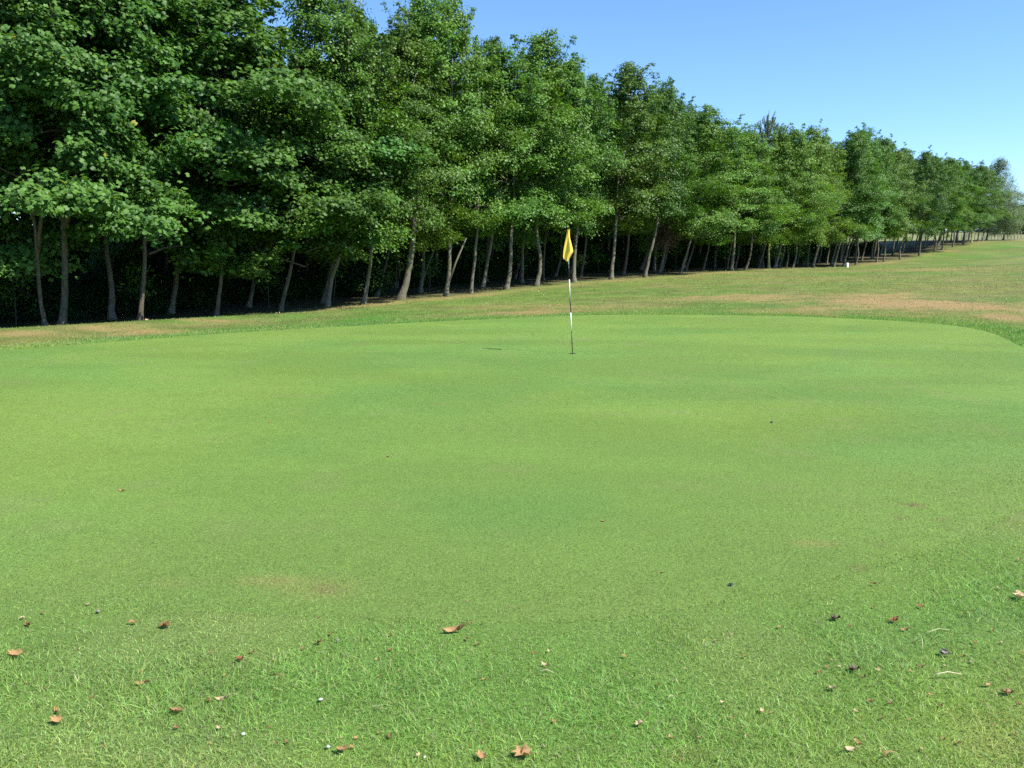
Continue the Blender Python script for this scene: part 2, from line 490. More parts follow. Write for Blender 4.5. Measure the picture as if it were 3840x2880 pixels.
def turf_color(x, y):
    x = np.asarray(x, float); y = np.asarray(y, float)
    n_big = fbm(x, y, 6.0, 11, 3); n_mid = fbm(x, y, 1.6, 21, 3); n_sm = fbm(x, y, 0.45, 31, 3); n_far = fbm(x * 0.6, y, 9.0, 41, 3)
    d = green_d(x, y)
    # putting surface
    gA = np.array([0.128, 0.212, 0.047]); gB = np.array([0.138, 0.216, 0.046]); gC = np.array([0.096, 0.196, 0.047])
    t = sstep(0.35, 0.65, n_big)[..., None]
    g = gA * (1 - t) + gB * t
    t = (sstep(0.45, 0.75, n_mid) * 0.45)[..., None]; g = g * (1 - t) + gC * t
    t = (sstep(0.58, 0.8, fbm(x, y, 2.6, 61, 3)) * 0.4)[..., None]; g = g * (1 - t) + np.array([0.146, 0.220, 0.042]) * t
    t = (sstep(0.62, 0.85, n_sm) * 0.3)[..., None]; g = g * (1 - t) + np.array([0.170, 0.198, 0.075]) * t
    st = fbm(x * .45 + y * .12, y, .9, 81, 3)
    g = g * (0.93 + .14 * sstep(.25, .75, st))[..., None]
    rim = (sstep(-2.0, -.1, d) * sstep(9, 6, y) * (.25 + .4 * n_sm))[..., None]
    g = g * (1 - rim) + np.array([0.122, 0.190, 0.048]) * rim
    # apron round the green, then the dry fairway
    a = np.array([0.102, 0.194, 0.038]) * (1 - sstep(.35, .65, n_mid))[..., None] + np.array([0.142, 0.210, 0.045]) * sstep(.35, .65, n_mid)[..., None]
    fA = np.array([0.108, 0.164, 0.036]); fB = np.array([0.146, 0.166, 0.044]); fC = np.array([0.082, 0.152, 0.032])
    t = sstep(0.35, 0.68, n_far)[..., None]; f = fA * (1 - t) + fB * t
    t = (sstep(0.5, 0.75, n_big) * 0.6)[..., None]; f = f * (1 - t) + fC * t
    t = (sstep(0.5, 0.8, n_mid) * 0.45)[..., None]; f = f * (1 - t) + np.array([0.175, 0.150, 0.066]) * t
    st2 = fbm(x * .35, y, 1.1, 83, 4)
    t = (sstep(.5, .72, st2) * .5)[..., None]; f = f * (1 - t) + np.array([0.185, 0.158, 0.066]) * t
    f = f * (.86 + .28 * sstep(.25, .75, fbm(x, y, .5, 85, 3)))[..., None]
    near = sstep(9.0, 6.5, np.hypot(x, y))           # the side we stand on is watered like the apron
    wfar = sstep(0.25, 1.1 + 0.8 * n_mid, d) * (1 - near)
    c = a * (1 - wfar[..., None]) + f * wfar[..., None]
    # long near turf: a patchwork of clumps
    t = (near * sstep(0.5, 0.8, n_sm) * 0.5)[..., None]; c = c * (1 - t) + np.array([0.120, 0.180, 0.060]) * t
    edge = (np.exp(-((d - 0.25) / 0.28) ** 2) * (0.15 - .1 * near))[..., None]
    c = c * (1 - edge) + np.array([0.062, 0.140, 0.032]) * edge
    t = (near * .75 * np.exp(-np.maximum(d, 0) / .45))[..., None]; c = c * (1 - t) + np.array([0.120, 0.194, 0.046]) * t
    t = (near * .38 * sstep(.5, .78, fbm(x, y, 1.0, 91, 3)))[..., None]; c = c * (1 - t) + np.array([0.190, 0.200, 0.075]) * t
    t = (near * .45 * np.exp(-((d - .55) / .38) ** 2) * sstep(.3, .6, n_mid))[..., None]; c = c * (1 - t) + np.array([0.074, 0.172, 0.036]) * t
    for bx, by, rx, ry, col, s in blots:
        q = np.sqrt(((x - bx) / rx) ** 2 + ((y - by) / ry) ** 2) + (n_mid - 0.5) * 1.6 + (n_sm - .5) * 1.6
        k = (s * sstep(1.55, 0.15, q))[..., None]
        outside = (d > 0)[..., None] if by > 12 or col is LUSH else 1.0
        inside_too = 1.0 if by < 12 else outside
        c = c * (1 - k * inside_too) + col * k * inside_too
        if by < 12: g = g * (1 - k) + col * k
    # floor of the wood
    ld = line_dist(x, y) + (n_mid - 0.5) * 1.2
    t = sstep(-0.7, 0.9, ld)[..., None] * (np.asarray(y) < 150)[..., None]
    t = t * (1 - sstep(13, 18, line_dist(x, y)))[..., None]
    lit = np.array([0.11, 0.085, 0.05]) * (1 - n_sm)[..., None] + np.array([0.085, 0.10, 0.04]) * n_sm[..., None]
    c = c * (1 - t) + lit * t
    t = (0.8 * np.exp(-((line_dist(x, y) + 0.9) / 0.65) ** 2) * sstep(.2, .55, n_mid) * (0.5 + 0.5 * sstep(34, 22, y)))[..., None]   # worn dry strip by the trunks
    c = c * (1 - t) + TAN * 1.05 * t
    # pale field beyond the fairway
    t = sstep(128, 140, y)[..., None]
    c = c * (1 - t) + np.array([0.18, 0.19, 0.085]) * t
    return g, c, d

def graded(a0, a1, fine0, fine1, step, grow):
    L = list(np.arange(fine0, fine1 + 1e-6, step))
    s, v = step, L[-1]
    while v < a1: s *= grow; v += s; L.append(v)
    s, v = step, L[0]
    lo = []
    while v > a0: s *= grow; v -= s; lo.append(v)
    return np.array(lo[::-1] + L)
gx = graded(-1200, 1800, -13, 16, 0.24, 1.05)
gy = graded(-300, 2500, 1.0, 27, 0.24, 1.042)
GX, GY = np.meshgrid(gx, gy)
gxf, gyf = GX.ravel(), GY.ravel()
gz = ground_z(gxf, gyf)
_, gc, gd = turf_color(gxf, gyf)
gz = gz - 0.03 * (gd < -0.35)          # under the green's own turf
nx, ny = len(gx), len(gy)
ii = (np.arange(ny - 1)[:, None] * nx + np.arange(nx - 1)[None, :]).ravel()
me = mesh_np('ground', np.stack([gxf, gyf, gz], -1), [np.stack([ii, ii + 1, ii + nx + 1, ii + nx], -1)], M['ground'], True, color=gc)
link('ground', me, kind='structure')

# the putting green: its own sheet of finer turf
nr, nth = 70, 420
th = np.arange(nth) / nth * 2 * math.pi - math.pi
rr = np.sqrt(np.linspace(0.0, 1.0, nr))[1:]
Rm = green_r(th)
vx = GC[0] + rr[:, None] * Rm[None, :] * np.cos(th)[None, :]
vy = GC[1] + rr[:, None] * Rm[None, :] * np.sin(th)[None, :]
vx = np.concatenate([[GC[0]], vx.ravel()]); vy = np.concatenate([[GC[1]], vy.ravel()])
vz = ground_z(vx, vy) + 0.004
vz[-nth:] -= 0.005
g_, _, _ = turf_color(vx, vy)
a = 1 + np.arange(nr - 2)[:, None] * nth + np.arange(nth)[None, :]
b = 1 + np.arange(nr - 2)[:, None] * nth + (np.arange(nth)[None, :] + 1) % nth
quads = np.stack([a, a + nth, b + nth, b], -1).reshape(-1, 4)
tris = np.stack([np.zeros(nth, int), 1 + np.arange(nth), 1 + (np.arange(nth) + 1) % nth], -1)
me = mesh_np('putting_green', np.stack([vx, vy, vz], -1), [quads, tris], M['green'], True, color=g_)
link('putting_green', me, kind='structure')

# ------------------------------------------------------------------ leaves, crowns, limbs, trunks
def leaf_shapes(kind):
    """template leaf in its own plane: x across, y along, z up; returns verts and tris"""
    if kind == 'syc':
        o = [(0, 0), (.50, .16), (.28, .40), (.45, .76), (0, 1.0), (-.45, .76), (-.28, .40), (-.50, .16)]
    if kind == 'dry':
        o = [(0, 0), (.30, -.05), (.52, .28), (.30, .38), (.46, .78), (.18, .66), (0, 1.0), (-.18, .66), (-.46, .78), (-.30, .38), (-.52, .28), (-.30, -.05)]
    if kind in ('syc', 'dry'):
        c = (0, .42)
        V = [(x, y, -0.22 * abs(x) - 0.10 * y * y) for x, y in o] + [(c[0], c[1], 0.03)]
        n = len(o)
        return np.array(V), np.array([(i, (i + 1) % n, n) for i in range(n)])
    if kind == 'birch':
        V = [(0, 0, 0), (.36, .35, -.05), (0, 1, -.1), (-.36, .35, -.05)]
        return np.array(V, float), np.array([(0, 1, 2), (0, 2, 3)])
    V = [(0, 0, 0), (.40, .38, -.10), (.30, .80, -.14), (0, 1, -.10), (-.30, .80, -.14), (-.40, .38, -.10)]
    return np.array(V, float), np.array([(0, 1, 2), (0, 2, 3), (0, 3, 4), (0, 4, 5)])

def place_leaves(kind, pos, nrm, fwd, size):
    V, T = leaf_shapes(kind)
    nrm = nrm / (np.linalg.norm(nrm, axis=1)[:, None] + 1e-9)
    fwd = fwd - (fwd * nrm).sum(1)[:, None] * nrm
    fwd /= np.linalg.norm(fwd, axis=1)[:, None] + 1e-9
    sd = np.cross(fwd, nrm)
    P = pos[:, None, :] + size[:, None, None] * (V[None, :, 0:1] * sd[:, None, :] + V[None, :, 1:2] * fwd[:, None, :] + V[None, :, 2:3] * nrm[:, None, :])
    n = len(pos); k = len(V)
    faces = (np.arange(n)[:, None, None] * k + T[None]).reshape(-1, 3)
    return P.reshape(-1, 3), faces, k

def crown_radius(t, R, style):
    t = np.clip(t, 0, 1)
    if style == 'birch':
        return R * (0.55 + 0.45 * np.sin(math.pi * np.clip(t * 1.25, 0, 1))) * (1 - t ** 2.4) ** 0.7 + 0.2
    return R * (0.66 + 0.34 * np.sin(math.pi * min(1.0, t * 1.5))) * max(1 - t ** 1.9, 0) ** 0.75 + 0.22

def make_crown(seed, Ht, R, z0, kind, style='full', nbr=64, per=72, leaf=0.085, clump=0.42):
    """foliage and limbs round a vertical axis; returns two meshes"""
    r = np.random.default_rng(seed)
    cents, rads, outs, wts = [], [], [], []
    limbs = MB()
    ga = r.random() * 6.28
    for i in range(nbr):
        t = ((i + 0.5) / nbr) ** 0.95
        zend = z0 + t * (Ht - z0) + r.normal(0, .35) * (1 - t)
        az = ga + i * 2.39996 + r.normal(0, .3)
        L = crown_radius(t, R, style) * r.uniform(0.55, 1.30)
        if r.random() < 0.18: L *= 1.3
        rise = (0.18 + 0.60 * t) * L * r.uniform(.3, 1.7)
        zs = max(zend - rise, z0 * 0.75)
        d = np.array([math.cos(az), math.sin(az)])
        p0 = np.array([0, 0, zs]); p3 = np.array([d[0] * L, d[1] * L, zend])
        mid = p0 * 0.5 + p3 * 0.5 + np.array([r.normal(0, .08) * L, r.normal(0, .08) * L, 0.16 * L])
        if style == 'birch': mid[2] += .25 * L; p3[2] -= .3 * L
        elif t < 0.3: p3[2] -= r.uniform(.05, .42) * L
        s = np.linspace(0, 1, 6)[:, None]
        path = (1 - s) ** 2 * p0 + 2 * s * (1 - s) * mid + s ** 2 * p3
        limbs.tube(path, np.linspace(0.042 * (1 - 0.5 * t), 0.008, 6), 5, cap=False)
        ncl = max(6, int(L * L * 1.7 + L * 3.2))
        dens = r.uniform(.65, 1.25)
        for k in range(ncl):
            f = 0.34 + 0.68 * ((k + r.random()) / ncl) ** 0.75
            c = (1 - f) ** 2 * p0 + 2 * f * (1 - f) * mid + f ** 2 * p3
            lat = r.normal(0, 0.27) * L * (0.35 + .65 * f)
            c = c + np.array([-d[1] * lat, d[0] * lat, r.normal(0, .20) - 0.16 * abs(lat)])
            cents.append(c); rads.append(clump * r.uniform(.65, 1.2)); outs.append([d[0], d[1], 0.15]); wts.append(r.uniform(.6, 1.3) * dens)
    # leaders and shoots that break the outline
    for i in range(20 if style != 'birch' else 16):
        az = r.random() * 6.28; q = r.random() ** 0.6 * 0.75 * R
        zz = z0 + (Ht - z0) * (0.92 - 0.50 * (q / R) ** 1.3)
        hgt = r.uniform(0.5, 1.5)
        base = np.array([math.cos(az) * q, math.sin(az) * q, zz - .3])
        top = base + np.array([r.normal(0, .3) + .3 * math.cos(az), r.normal(0, .3) + .3 * math.sin(az), hgt + .3])
        limbs.tube(np.array([base, base * .5 + top * .5, top]), [0.014, 0.01, 0.005], 4, cap=False)
        for k in range(8):
            f = (k + .5) / 8
            side = r.normal(0, .26, 3) * (1.15 - f) * np.array([1, 1, .4])
            cents.append(base * (1 - f) + top * f + side); rads.append(clump * (.55 - .32 * f)); outs.append([math.cos(az), math.sin(az), .6]); wts.append(.30)
    cents = np.array(cents); rads = np.array(rads); outs = np.array(outs); wts = np.array(wts)
    cnt = np.maximum((per * wts).astype(int), 6)
    idx = np.repeat(np.arange(len(cents)), cnt)
    n = len(idx)
    g = r.normal(0, 0.55, (n, 3))
    flat = 0.48 if style != 'birch' else 0.9
    pos = cents[idx] + g * rads[idx][:, None] * np.array([1, 1, flat])
    # twig tips hang a little
    pos[:, 2] -= 0.16 * (g[:, 0] ** 2 + g[:, 1] ** 2) * rads[idx]
    if style == 'birch':
        pos[:, 2] -= r.random(n) ** 2 * 0.9
    outl = outs[idx] + np.stack([g[:, 0], g[:, 1], 0.35 * g[:, 2]], -1) * 0.9
    nrm = np.array([0, 0, 0.85]) + outl * 0.55 + r.normal(0, .55, (n, 3))
    fwd = outl + r.normal(0, .6, (n, 3)) + np.array([0, 0, -0.35])
    size = leaf * r.uniform(.65, 1.25, n)
    V, T, k = place_leaves(kind, pos, nrm, fwd, size)
    ctint = r.uniform(0, 0.5, len(cents))
    tint = np.clip(ctint[idx] * 0.75 + r.random(n) * 0.55, 0, .93)
    y = r.random(n) > 0.988
    tint[y] = r.uniform(.95, 1.0, y.sum())
    fol = mesh_np('crown', V, [T], M['syc' if kind == 'syc' else 'birch' if kind == 'birch' else 'ald'], False, tint=np.repeat(tint, k))
    return fol, limbs.build('limbs', M['bark_dark'])

def make_shrub(seed, Ht, R):
    r = np.random.default_rng(seed)
    n = 9000
    nc = 90
    d = r.normal(0, 1, (nc, 3)); d /= np.linalg.norm(d, axis=1)[:, None]
    c = d * (r.random(nc) ** 0.4)[:, None] * np.array([R, R, Ht * .48]) + np.array([0, 0, Ht * .52])
    idx = r.integers(0, nc, n)
    pos = c[idx] + r.normal(0, .26, (n, 3)) * np.array([1, 1, .7])
    pos[:, 2] = np.maximum(pos[:, 2], 0.03)
    nrm = np.array([0, 0, .8]) + d[idx] * .5 + r.normal(0, .5, (n, 3))
    V, T, k = place_leaves('ald', pos, nrm, d[idx] + r.normal(0, .6, (n, 3)), .10 * r.uniform(.6, 1.3, n))
    fol = mesh_np('foliage', V, [T], M['shrub'], tint=np.repeat(r.random(n), k))
    st = MB()
    for i in range(7):
        e = c[r.integers(0, nc)]
        p0 = np.array([r.normal(0, .12), r.normal(0, .12), -0.1])
        st.tube(np.array([p0, p0 * .4 + e * .6 + r.normal(0, .1, 3), e]), [.03, .02, .008], 5)
    return fol, st.build('stems', M['bark_dark'])

def make_pine(seed, Ht, R, z0):
    r = np.random.default_rng(seed)
    V, T = [], []; limbs = MB(); nv = 0
    P, D = [], []
    for i in range(110):
        t = (i + .5) / 110
        az = i * 2.4 + r.normal(0, .3); L = R * (1 - t ** 1.6) ** .8 * r.uniform(.6, 1.1) + .15
        z = z0 + t * (Ht - z0)
        p0 = np.array([0, 0, z - .3]); p1 = np.array([math.cos(az) * L, math.sin(az) * L, z + .25 * L])
        limbs.tube(np.array([p0, (p0 + p1) / 2 + np.array([0, 0, -.05]), p1]), [.03, .02, .008], 4, cap=False)
        for k in range(max(2, int(L * 4))):
            f = .4 + .6 * (k + r.random()) / max(2, int(L * 4))
            b = p0 * (1 - f) + p1 * f + r.normal(0, .12, 3)
            up = np.array([math.cos(az) * .35, math.sin(az) * .35, 1.0]) + r.normal(0, .15, 3); up /= np.linalg.norm(up)
            P.append(b); D.append(up * r.uniform(.35, .7))
    P = np.array(P); D = np.array(D)
    m = 60
    idx = np.repeat(np.arange(len(P)), m); n = len(idx)
    f = r.random(n)[:, None]
    base = P[idx] + D[idx] * f
    dirn = D[idx] / np.linalg.norm(D[idx], axis=1)[:, None] + r.normal(0, .5, (n, 3)); dirn /= np.linalg.norm(dirn, axis=1)[:, None]
    sd = np.cross(dirn, r.normal(0, 1, (n, 3))); sd /= np.linalg.norm(sd, axis=1)[:, None]
    tip = base + dirn * .17
    Vv = np.stack([base + sd * .014, base - sd * .014, tip], 1).reshape(-1, 3)
    me = mesh_np('crown', Vv, [np.arange(3 * n).reshape(-1, 3)], M['needle'], tint=np.repeat(r.random(n), 3))
    return me, limbs.build('limbs', M['bark_dark'])

SYC = [make_crown(101 + i, h, R, z, 'syc', nbr=33, per=84, leaf=0.118, clump=0.42) for i, (h, R, z) in enumerate([(11.2, 2.7, 3.9), (10.4, 2.35, 2.6), (10.8, 2.5, 4.1)])]
ALD = [make_crown(201 + i, h, R, z, 'ald', nbr=34, per=112, leaf=0.080, clump=0.38) for i, (h, R, z) in enumerate([(10.8, 2.2, 3.1), (9.6, 2.25, 2.6), (10.2, 2.0, 3.3), (9.2, 2.1, 2.9)])]
BIR = make_crown(301, 12.5, 3.0, 2.2, 'birch', 'birch', nbr=60, per=80, leaf=0.10, clump=0.40)
PINE = make_pine(401, 11.6, 2.4, 6.0)
SHRUB = [make_shrub(501, 3.3, 1.5), make_shrub(502, 2.6, 1.4)]

def trunk_path(off, top, bend, r, low=0.0):
    """off: (dx, dy) reached at height 3.2 m, then upright; returns path points"""
    z = np.concatenate([[-0.25], np.linspace(0, 3.6, 13), np.linspace(4.2, top, 8)])
    f = np.clip(z / 3.4, 0, 1); e = f * (1.55 - 0.55 * f) ; e = e / 1.0
    x = off[0] * e; y = off[1] * e
    w = np.sin(np.clip(z / 3.4, 0, 1) * math.pi * 2.0)
    x = x + bend[0] * w + np.where(z > 3.6, r.normal(0, .04, len(z)), r.normal(0, .008, len(z))); y = y + bend[1] * w
    return np.stack([x, y, z], -1)

def make_trunk(off, top, dia, bend, seed, mat, fork=None):
    r = np.random.default_rng(seed)
    p = trunk_path(off, top, bend, r)
    z = p[:, 2]
    rad = 0.5 * dia * (1.0 - 0.88 * np.clip(z / top, 0, 1) ** 0.8) + 0.5 * dia * 0.55 * np.exp(-np.maximum(z, 0) / 0.16)
    m = MB()
    m.tube(p, rad, 12, lump=0.10)
    if fork:
        zf, dx, dz, rf = fork
        k = int(np.argmin(abs(z - zf)))
        b = p[k]
        m.tube(np.array([b, b + [dx * .45, 0, dz * .5], b + [dx, .1, dz]]), [rf, rf * .85, rf * .6], 8, lump=.08)
    return m.build('trunk', M[mat])

def put_tree(name, loc, crown, scale, rotz, trunk_me, off, label, cat='tree', group=None, tint=(1, 1, 1)):
    root = link(name, None, loc=loc, label=label, cat=cat, group=group)
    root.empty_display_size = 0.3
    link('trunk', trunk_me, root)
    for nm, me in (('crown', crown[0]), ('limbs', crown[1])):
        o = link(nm, me, root, loc=(off[0], off[1], 0))
        o.rotation_euler = (.07 * math.sin(rotz * 37), .07 * math.sin(rotz * 53), rotz); o.scale = scale
        o.color = (*tint, 1)
        if nm == 'limbs': o['kind'] = 'stuff'
    return root

FLABEL = {
    97: 'slim sycamore with a forked trunk, outermost of the row, beside a thicker straight one',
    133: 'sycamore with a thick straight grey trunk and side limb beside the slim forked one',
    302: 'sycamore with upright thin brown trunk, alone between two wide dark gaps',
    467: 'sycamore with a thin brownish trunk curving up, just before the smoothly leaning trunks begin',
    605: 'sycamore with smooth grey trunk leaning towards the flag, last with big leaves',
    707: 'tree with the most strongly bowed pale trunk in the row, base kicked outwards',
    784: 'tree with a slim straight leaning trunk and pale foot, next to the strongly bowed one',
    865: 'tree with the thickest grey trunk of the row and a flared foot',
    962: 'tree with a mossy upright trunk just past the thickest trunk, slim crossing stem behind it',
    1017: 'tree with a short thin pale trunk, just past the mossy one',
    1093: 'tree with a slightly leaning pale-footed trunk, two trunks before the flag',
    1158: 'tree with a kinked, knobbly trunk just before the yellow flag',
    1240: 'tree whose trunk rises directly behind the flagstick',
    1320: 'tree with a pale leaning trunk, first one past the yellow flag',
    1393: 'tree with a grey trunk and brown dead twigs hanging beside it, second past the flag',
    1470: 'tree with a slender pale trunk bending away from the flag, third past it',
    1580: 'tree with a bright straight trunk lit on one side, fourth past the flag',
    1609: 'tree with a thin curved trunk close beside the bright straight one',
    1661: 'tree with a bright yellow lichen-covered trunk in the middle of the row',
    1672: 'tree with a dark trunk touching the yellow lichen-covered one',
    1712: 'tree with a thin shaded trunk, first past the yellow lichen-covered one',
    1756: 'tree with a broad pale foot midway between the yellow trunk and the white marker post',
    1801: 'tree with a leaning trunk, second before the white marker post',
    1822: 'tree with a leaning trunk standing right beside the white marker post',
    1848: 'tree with a thin straight trunk, first past the white marker post',
    1893: 'tree with a thin trunk of a close pair, second past the white marker post',
    1909: 'tree with a pale lit foot, third past the white marker post',
    1944: 'tree with a short pale trunk, fourth past the white marker post',
}
ANCH = {97: (2, .95), 133: (0, 1.02), 302: (1, 1.0), 467: (2, 1.0), 605: (1, .95)}
def tree_rand(k): return np.random.default_rng(9000 + k)
front_trunks = []
# wanted tops (height in the picture) along the row: pixel x -> pixel y of the tree tops
TOPX = np.array([-50, 60, 200, 258, 280, 298, 326, 400, 440, 475, 510, 551, 585, 612, 640, 680, 715, 745, 790, 830, 850, 870, 905, 935, 970, 1000])
TOPY = np.array([-90, -80, -45, 0, 95, 70, 0, 15, 12, 0, 55, 33, 75, 62, 85, 103, 118, 130, 132, 136, 134, 138, 150, 160, 166, 176])
for i, ((bx, by, tx, ty, dia, kd), (X, Y)) in enumerate(zip(FRONT, fr_xy)):
    r = tree_rand(i)
    z = float(ground_z(X, Y))
    u1, _ = px_dir(tx * K, ty * K)
    hgt = (by - ty) * K * Y / F
    offx = (float(u1) * Y - X) * min(3.0 / max(hgt, 1.2), 1.25)
    off = (offx, r.normal(0, .12))
    if kd == 'syc':
        v, sc = ANCH[bx]; cr = SYC[v]; base_h = (11.2, 10.4, 10.8)[v]
    else:
        v = int(r.integers(0, 4)); cr = ALD[v]; base_h = (10.8, 9.6, 10.2, 9.2)[v]
    want = (by * K - np.interp(bx * K + offx * F / Y, TOPX, TOPY)) * Y / F
    zsc = float(np.clip((want - 0.35) / base_h, .70, 1.16)) * r.uniform(.97, 1.03)
    xy = r.uniform(.84, 1.16) * (0.9 if bx in (97, 1017, 1609, 1661, 1712) else 1.0)
    bend = (r.normal(0, .015 if kd == 'syc' else .05), 0)
    if bx == 1158: bend = (.12, 0)
    if bx == 707: bend = (-.10, 0)
    fork = {97: (1.7, .45, 1.9, .05), 133: (2.4, .75, 1.6, .06), 962: (.25, .75, 1.9, .045)}.get(bx)
    tm = make_trunk(off, base_h * zsc * .80, dia * (.8 if kd == 'syc' else .9), bend, 700 + i, 'bark_yellow' if kd == 'yel' else 'bark_brown' if kd == 'syc' else 'bark', fork)
    if kd != 'yel': front_trunks.append((tm, off))
    tn = r.uniform(.78, 1.2); wm = r.uniform(.85, 1.2)
    if 1560 < bx < 1720: wm *= 1.2; tn *= 1.1
    lab = FLABEL.get(bx)
    put_tree('sycamore_tree' if kd == 'syc' else 'alder_tree', (X, Y, z - .02), cr, (xy, xy, zsc), r.uniform(0, 6.28), tm, off,
             lab or 'small far front-row tree where daylight shows between trunks',
             'tree', 'front row of the tree belt' if lab else 'far trees of the front row', (tn * wm, tn, tn * .95))

# rows behind the front row
def zone_of(px):
    for lim, t_ in ((130, 'behind the forked and thick straight trunks'), (250, 'behind the thin brownish sycamore trunks'), (345, 'behind the bowed trunk'), (430, 'behind the thickest trunk'),
                    (545, 'between the mossy trunk and the kinked one'), (625, 'behind the yellow flag'), (700, 'behind the dead brown twigs'), (765, 'before the yellow lichen trunk'),
                    (845, 'before the white marker post'), (910, 'just past the white marker post')):
        if px < lim: return t_
    return 'where daylight shows between trunks'
def along(s, o):                      # s metres along the line from its nearest visible end, o metres behind
    return np.array([LA + LB * 15.2, 15.2]) + LDIR * s + LNRM * o
nb = 0
for row, (o, sp) in enumerate([(2.5, 2.5), (5.0, 2.7), (7.7, 3.0)]):
    s = rng.uniform(-2, 1)
    while s < 122:
        p = along(s, o) + rng.normal(0, .38, 2)
        s += sp * rng.uniform(.8, 1.25)
        u = p[0] / p[1]
        if u < -1.0 or p[1] < 12: continue
        if row == 2 and p[1] > 96: continue
        if p[1] < 27 + 4 * row and rng.random() < (.25, .5, .65)[row]: continue
        r = tree_rand(500 + nb); nb += 1
        syc = p[1] < 29 + r.normal(0, 3)
        lst = SYC if syc else ALD
        v = int(r.integers(0, len(lst)))
        tm, off = front_trunks[int(r.integers(0, len(front_trunks)))]
        px = 512 + F * u
        base_h = ((11.2, 10.4, 10.8) if syc else (10.8, 9.6, 10.2, 9.2))[v]
        want = (np.interp(px, [0, 300, 640, 1000], [320, 305, 275, 240]) - np.interp(px, TOPX, TOPY)) * p[1] / F
        zsc = float(np.clip((want - .4) / base_h, .66, 1.12)) * r.uniform(.80, .97)
        tn = r.uniform(.75, 1.15); wm = r.uniform(.85, 1.2)
        put_tree('sycamore_tree' if syc else 'alder_tree', (p[0], p[1], float(ground_z(*p)) - .02), lst[v], (r.uniform(.85, 1.0),) * 2 + (zsc,), r.uniform(0, 6.28), tm, off,
                 f"{'sycamore' if syc else 'tree'} in the {('second', 'third', 'innermost')[row]} row, {zone_of(px)}",
                 'tree', 'sycamores inside the wood' if syc else 'trees inside the wood', (tn * wm, tn, tn))

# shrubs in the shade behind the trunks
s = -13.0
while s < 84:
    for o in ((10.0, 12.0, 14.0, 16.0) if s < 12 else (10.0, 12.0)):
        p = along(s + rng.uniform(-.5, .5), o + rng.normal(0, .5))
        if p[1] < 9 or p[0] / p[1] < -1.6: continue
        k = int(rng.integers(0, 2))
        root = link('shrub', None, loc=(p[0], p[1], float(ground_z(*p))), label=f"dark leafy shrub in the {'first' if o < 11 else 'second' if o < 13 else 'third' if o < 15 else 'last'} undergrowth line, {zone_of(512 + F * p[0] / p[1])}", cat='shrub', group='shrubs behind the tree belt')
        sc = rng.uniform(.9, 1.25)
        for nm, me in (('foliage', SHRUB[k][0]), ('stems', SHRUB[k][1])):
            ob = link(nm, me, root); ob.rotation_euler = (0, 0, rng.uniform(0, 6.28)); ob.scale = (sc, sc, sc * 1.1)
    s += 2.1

# low bramble bushes just inside the wood
s = -8.0
while s < 92:
    p = along(s + rng.uniform(-.5, .5), (3.6 if s < 22 else 6.0) + rng.normal(0, .6))
    s += rng.uniform(1.0, 1.9)
    if p[1] < 9 or p[0] / p[1] < -1.2: continue
    root = link('bramble_bush', None, loc=(p[0], p[1], float(ground_z(*p)) - .1), label='low dark bramble bush on the wood floor, ' + zone_of(512 + F * p[0] / p[1]), cat='bush', group='brambles under the trees')
    sc = rng.uniform(.35, .6); sh = SHRUB[int(rng.integers(0, 2))]
    for nm, me in (('foliage', sh[0]), ('stems', sh[1])):
        ob = link(nm, me, root); ob.rotation_euler = (0, 0, rng.uniform(0, 6.28)); ob.scale = (sc * 1.3, sc * 1.3, sc)

# thin leafy saplings between the trunks
for i in range(22):
    r = tree_rand(1500 + i)
    p = along(i * 3.1 - 3 + r.uniform(-1, 1), r.uniform(1.0, 3.4))
    if p[1] < 11: continue
    root = link('sapling', None, loc=(p[0], p[1], float(ground_z(*p))), label='thin leafy sapling in half shade, ' + zone_of(512 + F * p[0] / p[1]), cat='sapling', group='saplings under the trees')
    h_ = r.uniform(1.3, 2.6); m = MB()
    top = np.array([r.normal(0, .25), r.normal(0, .1), h_])
    m.tube(np.array([[0, 0, -.1], top * .5 + [.06, 0, 0], top]), [.022, .016, .007], 6)
    n_ = 420
    f_ = r.uniform(.45, 1.05, n_)[:, None]
    pos = top * f_ + r.normal(0, 1, (n_, 3)) * np.array([.36, .36, .10]) * (1.25 - f_ * .7)
    V, T, k = place_leaves('ald', pos, np.array([0, 0, .9]) + r.normal(0, .45, (n_, 3)), r.normal(0, 1, (n_, 3)), .10 * r.uniform(.6, 1.2, n_))
    link('stem', m.build('stem', M['bark_dark']), root)
    link('foliage', mesh_np('foliage', V, [T], M['ald'], tint=np.repeat(r.uniform(0, .8, n_), k)), root)

# the pine top behind the row, and the birch at the far end
def at_depth(px, py, Y):
    u, w = px_dir(px, py)
    return np.array([float(u) * Y, Y])
p = at_depth(762, 262, 58.5)
tm = make_trunk((0, 0), 11.0, .28, (0, 0), 901, 'bark_dark')
zt = float(ground_z(*p)); uu, ww = px_dir(762, 115); hh = (CAM_Z + float(ww) * p[1]) - zt
put_tree('pine_tree', (p[0], p[1], zt), PINE, (1, 1, hh / 12.1), 0, tm, (0, 0), 'grey-green pine with upright needle shoots showing above the leafy crowns', 'tree')
for (px, py, ty, Y, lab) in [(986, 241, 154, 122, 'tall feathery grey-green birch at the far end of the tree row'), (1003, 240, 190, 128, 'lower drooping birch beside the tall feathery one')]:
    p = at_depth(px, py, Y); zt = float(ground_z(*p)); uu, ww = px_dir(px, ty); hh = CAM_Z + float(ww) * Y - zt
    tm = make_trunk((.3, 0), hh * .9, .24, (0, 0), 910 + px, 'bark')
    put_tree('birch_tree', (p[0], p[1], zt), BIR, (hh / 13.2 * 1.4,) * 2 + (hh / 13.2,), 1.0 + px, tm, (.3, 0), lab, 'tree', None, (1.55, 1.45, 1.5))

